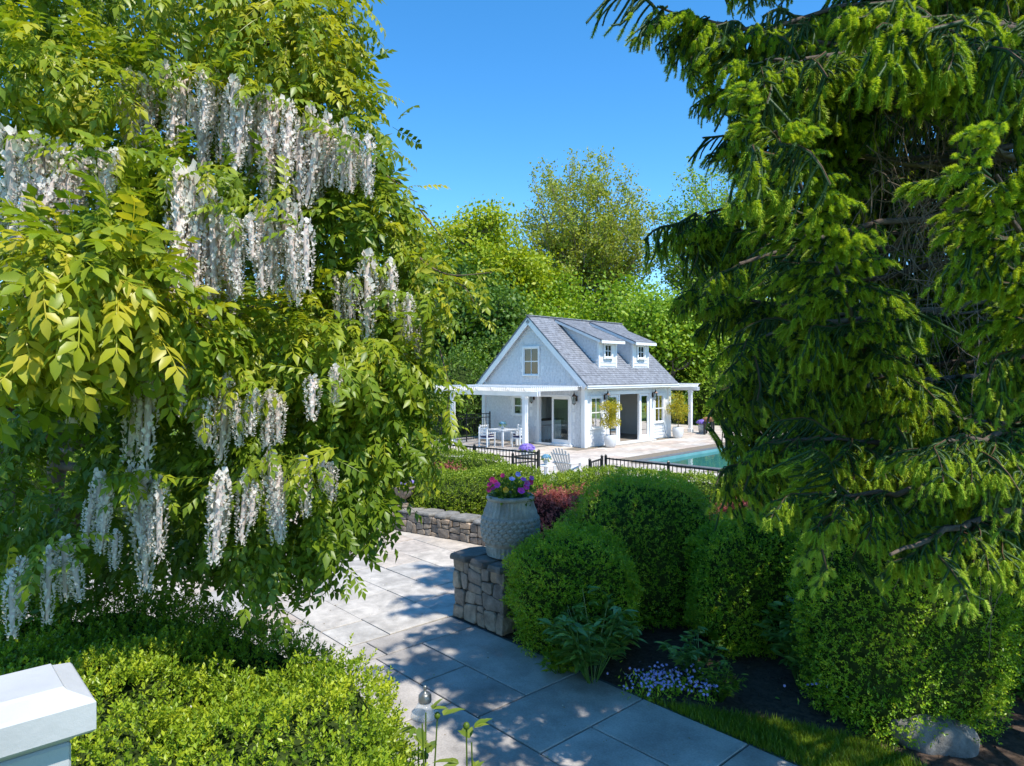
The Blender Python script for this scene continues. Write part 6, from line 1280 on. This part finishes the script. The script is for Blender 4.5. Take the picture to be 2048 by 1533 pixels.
# ================================================================== BACKGROUND TREES
def tree(name, label, base, h, spec, leafm, seed, leaf=.2, per=14, bark=M_barkg, tb=.5, group='trees beyond the pool house', clus=.55, n_lv=(6, 6, 5), tf=.28, spread=(.75, .7, .8), lens=(.42, .5, .5), up=.35, tubes=2, thin=1.0):
    rs = np.random.RandomState(seed); base = np.asarray(base, float); o = thing(name, label, 'tree', base, 0, group); tq = MB(); anchors = []
    t_top = base + (rs.normal() * .3, rs.normal() * .3, h * tf); tq.tube([base - (0, 0, .2), base + (0, 0, h * .02), (base + t_top) / 2 + rs.normal(size=3) * .1, t_top], [h * .022, h * .017, h * .014, h * .013], 8)
    def grow(p, d, L, r, lv):
        u = np.linspace(0, 1, 5)[:, None]; b = norm(d + rs.normal(size=3) * .3 + (0, 0, up)); cv = p + (d * (1 - u) + b * u) * L * u; cv[1:] += rs.normal(size=(4, 3)) * L * .03
        if lv <= tubes: tq.tube(cv, np.linspace(r, r * .45, 5), 6 if lv < 1 else 4 if lv < 2 else 3, cap=False)
        if lv >= len(n_lv): anchors.extend(cv[2:]); return
        for k in range(n_lv[lv]):
            s = .35 + .65 * (k + rs.rand()) / n_lv[lv]; q_ = np.array([np.interp(s, np.linspace(0, 1, 5), cv[:, j]) for j in range(3)]); t = norm(cv[-1] - cv[-2]); side_ = norm(np.cross(t, rs.normal(size=3))); dd = norm(t + side_ * spread[lv] * rs.uniform(.7, 1.4)); grow(q_, dd, L * lens[lv] * rs.uniform(.75, 1.25), r * .5, lv + 1)
    for k in range(spec['limbs']):
        a = 6.283 * k / spec['limbs'] + rs.rand() * .6; f = rs.rand(); z0 = h * tf * rs.uniform(.75, 1.0); d = norm(np.array((math.cos(a) * spec['open'], math.sin(a) * spec['open'], rs.uniform(.5, 1.2)))); L = spec['len'] * h * rs.uniform(.8, 1.15); grow(base + (0, 0, z0) + (t_top - base - (0, 0, h * tf)) * 1.0, d, L, h * .009 * thin, 0)
    grow(t_top, norm(np.array((rs.normal() * .1, rs.normal() * .1, 1))), spec['len'] * h * 1.15, h * .010 * thin, 0)
    br = tq.build('trunk', bark, o, True, org=base)
    A = np.array(anchors); per = max(2, int(round(per * .5))); leaf = leaf * 1.36; n = len(A) * per; p = np.repeat(A, per, 0) + rs.normal(size=(n, 3)) * clus * np.array((1, 1, .7)); c = A.mean(0); q = nz(p, .35, seed); d = norm(rs.normal(size=(n, 3)) + (0, 0, -.15)); out = norm(p - c)
    V, Fc, Tt = scatter(T4 * np.array((1, 1.3, 1)), T4F, p, basis(d, norm(out * .5 + rs.normal(size=(n, 3)) * .6 + (0, 0, .7))), leaf * rs.uniform(.7, 1.3, n), np.clip(tb + .18 * q + rs.normal(size=n) * .17, 0, 1))
    f = link('crown', raw_mesh('crown', V, Fc, leafm, Tt, org=base), o); f['kind'] = 'stuff'; return o
def dome_tree(name, label, base, top, rx_, zc, leafm, seed, nb=64, leaf=.17, per=5, bark=M_barkg, sub=9, rz=None):
    """vase of many fine rising branches under a domed outline, thinly leafed"""
    rs = np.random.RandomState(seed); base = np.asarray(base, float); o = thing(name, label, 'tree', base, 0, 'trees beyond the pool house'); tq = MB(); A = []; rz = rz or top - zc; zf = zc * .42
    tq.tube([base - (0, 0, .2), base + (.1, 0, zf * .5), base + (0, 0, zf)], [.34, .27, .24], 8)
    for i in range(nb):
        a = i * 2.39996; cz = 1 - 1.15 * (i + .5) / nb; r = math.sqrt(max(0, 1 - cz * cz)); k = rs.uniform(.82, 1.05); tip = base + np.array((math.cos(a) * r * rx_ * k, math.sin(a) * r * rx_ * .8 * k, zc + cz * rz * k)); p0 = base + (0, 0, zf * rs.uniform(.75, 1.0)); mid = p0 + (tip - p0) * .45 + np.array((0, 0, .12 * rz)) - np.array((math.cos(a), math.sin(a), 0)) * r * rx_ * .10
        u = np.linspace(0, 1, 8)[:, None]; cv = p0 * (1 - u) ** 2 + 2 * mid * u * (1 - u) + tip * u ** 2; cv[1:-1] += rs.normal(size=(6, 3)) * .12; tq.tube(cv, np.linspace(.085, .018, 8), 5, cap=False)
        for j in range(sub):
            s_ = rs.uniform(.4, 1.0); q_ = np.array([np.interp(s_, u[:, 0], cv[:, m]) for m in range(3)]); d = norm(norm(tip - p0) + rs.normal(size=3) * .65 + (0, 0, .25)); L = rs.uniform(.9, 2.2); tw = q_ + d * L * np.linspace(0, 1, 4)[:, None] + rs.normal(size=(4, 3)) * .05; tq.tube(tw, np.linspace(.022, .009, 4), 3, cap=False); A.extend(tw[1:])
            for m in range(2): e = tw[2] + norm(d + rs.normal(size=3) * .8) * rs.uniform(.5, 1.0); tq.tube([tw[1 + m], e], [.010, .006], 3, cap=False); A.append(e)
    tq.build('trunk', bark, o, True, org=base); A = np.array(A); per = max(2, int(round(per * .6))); leaf = leaf * 1.25; n = len(A) * per; p = np.repeat(A, per, 0) + rs.normal(size=(n, 3)) * .22
    V, Fc, Tt = scatter(T4 * np.array((1, 1.2, 1)), T4F, p, basis(norm(rs.normal(size=(n, 3))), norm(rs.normal(size=(n, 3)) + (0, -.2, .6))), leaf * rs.uniform(.6, 1.3, n), np.clip(rs.normal(.5, .25, n), 0, 1)); f = link('crown', raw_mesh('crown', V, Fc, leafm, Tt, org=base), o); f['kind'] = 'stuff'
D1 = dict(limbs=7, open=1.0, len=.34)
def gx(px, d): return ((px - 1024) / F * d, d, -.06)
tree('broadleaf_tree', 'rounded yellow-green tree left of the pool house roof', gx(938, 52), 19.0, dict(limbs=9, open=1.05, len=.37), L_yg, 601, .22, 15, clus=.6, tb=.55)
dome_tree('domed_tree', 'tall domed tree with fine branches and pale new leaves behind the house', gx(1165, 60), 22.0, 6.7, 13.5, L_pale, 602, 84, .2, 20)
tree('broadleaf_tree', 'fresh green tree directly behind the dormers', gx(1290, 47), 14.5, D1, L_mid, 603, .19, 12, clus=.7, tf=.15)
dome_tree('domed_tree', 'pale leafing tree right of the tall domed one, beside the spruce', gx(1440, 58), 20.5, 6.0, 12.5, L_mid, 604, 64, .2, 14)
tree('broadleaf_tree', 'broad green tree between the pale tree and the dormers', gx(1400, 50), 15.0, D1, L_mid, 605, .2, 11, clus=.7, tf=.15, tb=.6)
tree('broadleaf_tree', 'dark green tree with a tall pale trunk left of the gable', gx(908, 46), 9.6, dict(limbs=7, open=1.0, len=.36), L_dk, 606, .2, 11, clus=.7, tf=.5)
tree('broadleaf_tree', 'dark green tree close behind the gable peak', gx(1030, 44), 8.6, D1, L_dk, 607, .2, 12, clus=.75, tf=.2)
tree('broadleaf_tree', 'mid green tree between the yellow-green tree and the tall domed one', gx(1060, 54), 15.5, D1, L_mid, 608, .19, 11, clus=.7, tf=.15, tb=.4)
tree('broadleaf_tree', 'green tree at the far right end of the pool behind the spruce', gx(1580, 46), 12.5, D1, L_mid, 609, .2, 11, clus=.75, tf=.12, tb=.65)
tree('broadleaf_tree', 'green tree at the far left behind the wisteria', gx(560, 46), 13.0, D1, L_mid, 610, .22, 9, clus=.8, tf=.15)
tree('broadleaf_tree', 'dark tree at the left edge behind the wisteria trunk', gx(150, 40), 12.5, D1, L_dk, 611, .22, 10, clus=.8, tf=.12)
tree('broadleaf_tree', 'deep green tree behind the fence left of the pergola', gx(780, 45), 12.0, D1, L_dk, 612, .2, 11, clus=.8, tf=.15)
tree('broadleaf_tree', 'green tree at the right edge behind the spruce trunk', gx(1850, 40), 12.0, D1, L_dk, 613, .22, 9, clus=.8, tf=.12)
tree('broadleaf_tree', 'fresh green tree behind the ridge, left of the dormers', gx(1130, 49), 13.2, D1, L_mid, 614, .2, 12, clus=.7, tf=.12, tb=.5)
tree('broadleaf_tree', 'fresh green tree between the gable peak and the yellow-green tree', gx(1000, 50), 12.6, D1, L_mid, 615, .2, 12, clus=.7, tf=.12, tb=.45)
tree('broadleaf_tree', 'fresh green tree right of the far pergola against the spruce', gx(1490, 48), 13.5, D1, L_mid, 616, .2, 12, clus=.7, tf=.12, tb=.6)
# understorey behind the house and fence
us = [('leafy shrub behind the fence left of the pergola post', gx(860, 40), (2.2, 1.6, 2.2), L_mid), ('dark shrub behind the iron fence between the pergola posts', gx(985, 39.5), (2.0, 1.5, 1.7), L_dk), ('yellow-green shrub left of the gable behind the pergola', gx(935, 42), (1.9, 1.5, 2.6), L_mid), ('dark shrub behind the far pergola', hl(13.5, 7), (2.6, 2.0, 2.4), L_dk), ('leafy shrub behind the house left corner', hl(1, 10), (2.6, 2.0, 2.4), L_dk), ('dark shrub behind the house ridge', hl(7, 11), (3.0, 2.0, 2.8), L_dk), ('green shrub far right beyond the pool', hl(18, 2), (3.0, 2.2, 2.4), L_mid)]
for i, (lab, c, r, m_) in enumerate(us):
    V, Tn = blob((c[0], c[1], r[2] * .75), r, 2.1, 640 + i, amp=.45, nf=.3); clipped('tall_shrub', lab, 'shrub', V, Tn, 2200, m_, .15, 650 + i, depth=.7, nl=5, clump=.9, rough=.9, shrink=.25, group='shrubs behind the pool house')
# far belt of woodland that closes the view between the trees
rs = np.random.RandomState(700); n = 30000; ang = rs.uniform(-62, 62, n); R_ = rs.uniform(66, 76, n); zz = rs.rand(n) ** .8 * (8.5 + 2.2 * np.sin(ang * .35) + 1.4 * np.sin(ang * .9 + 1)); p = np.stack([R_ * np.sin(np.radians(ang)), R_ * np.cos(np.radians(ang)), zz], 1); p = p + nz(p, .12, 3)[:, None] * 1.5
V, Fc, Tt = scatter(T4 * np.array((1, 1.4, 1)), T4F, p, basis(norm(rs.normal(size=(n, 3))), norm(rs.normal(size=(n, 3)) + (0, -.5, .6))), rs.uniform(.6, 1.1, n), np.clip(.45 + .3 * nz(p, .15, 8) + rs.normal(size=n) * .15, 0, 1))
tag(link('woodland', raw_mesh('woodland', V, Fc, L_dk, Tt)), 'far dark woodland closing the view behind the garden', 'woodland', kind='stuff')
# fallen petals and leaf bits on the paving
rs = np.random.RandomState(720); n = 900; ss, tt_ = rs.uniform(-9, 4.0, n), rs.uniform(-5.5, 2.6, n); k = (ss < -1.0) | (tt_ < -.02) & (tt_ > -2.4); ss, tt_ = ss[k], tt_[k]; n = len(ss)
p = np.array([gl_(a, b, .006) for a, b in zip(ss, tt_)]); V, Fc, Tt = scatter(T4, T4F, p, basis(norm(rs.normal(size=(n, 3)) * (1, 1, .15)), np.tile((0, 0, 1.), (n, 1)) + rs.normal(size=(n, 3)) * .2), rs.uniform(.012, .034, n), rs.rand(n))
L_lit = leafmat('litter', [(0.0, (0.16, 0.10, 0.05)), (0.45, (0.30, 0.22, 0.10)), (0.55, (0.30, 0.32, 0.06)), (0.75, (0.75, 0.70, 0.62)), (1.0, (0.85, 0.8, 0.72))], rough=.7, trans=.2)
tag(link('leaf_litter', raw_mesh('leaf_litter', V, Fc, L_lit, Tt)), 'fallen petals and leaf bits scattered on the paving', 'leaf litter', kind='stuff')
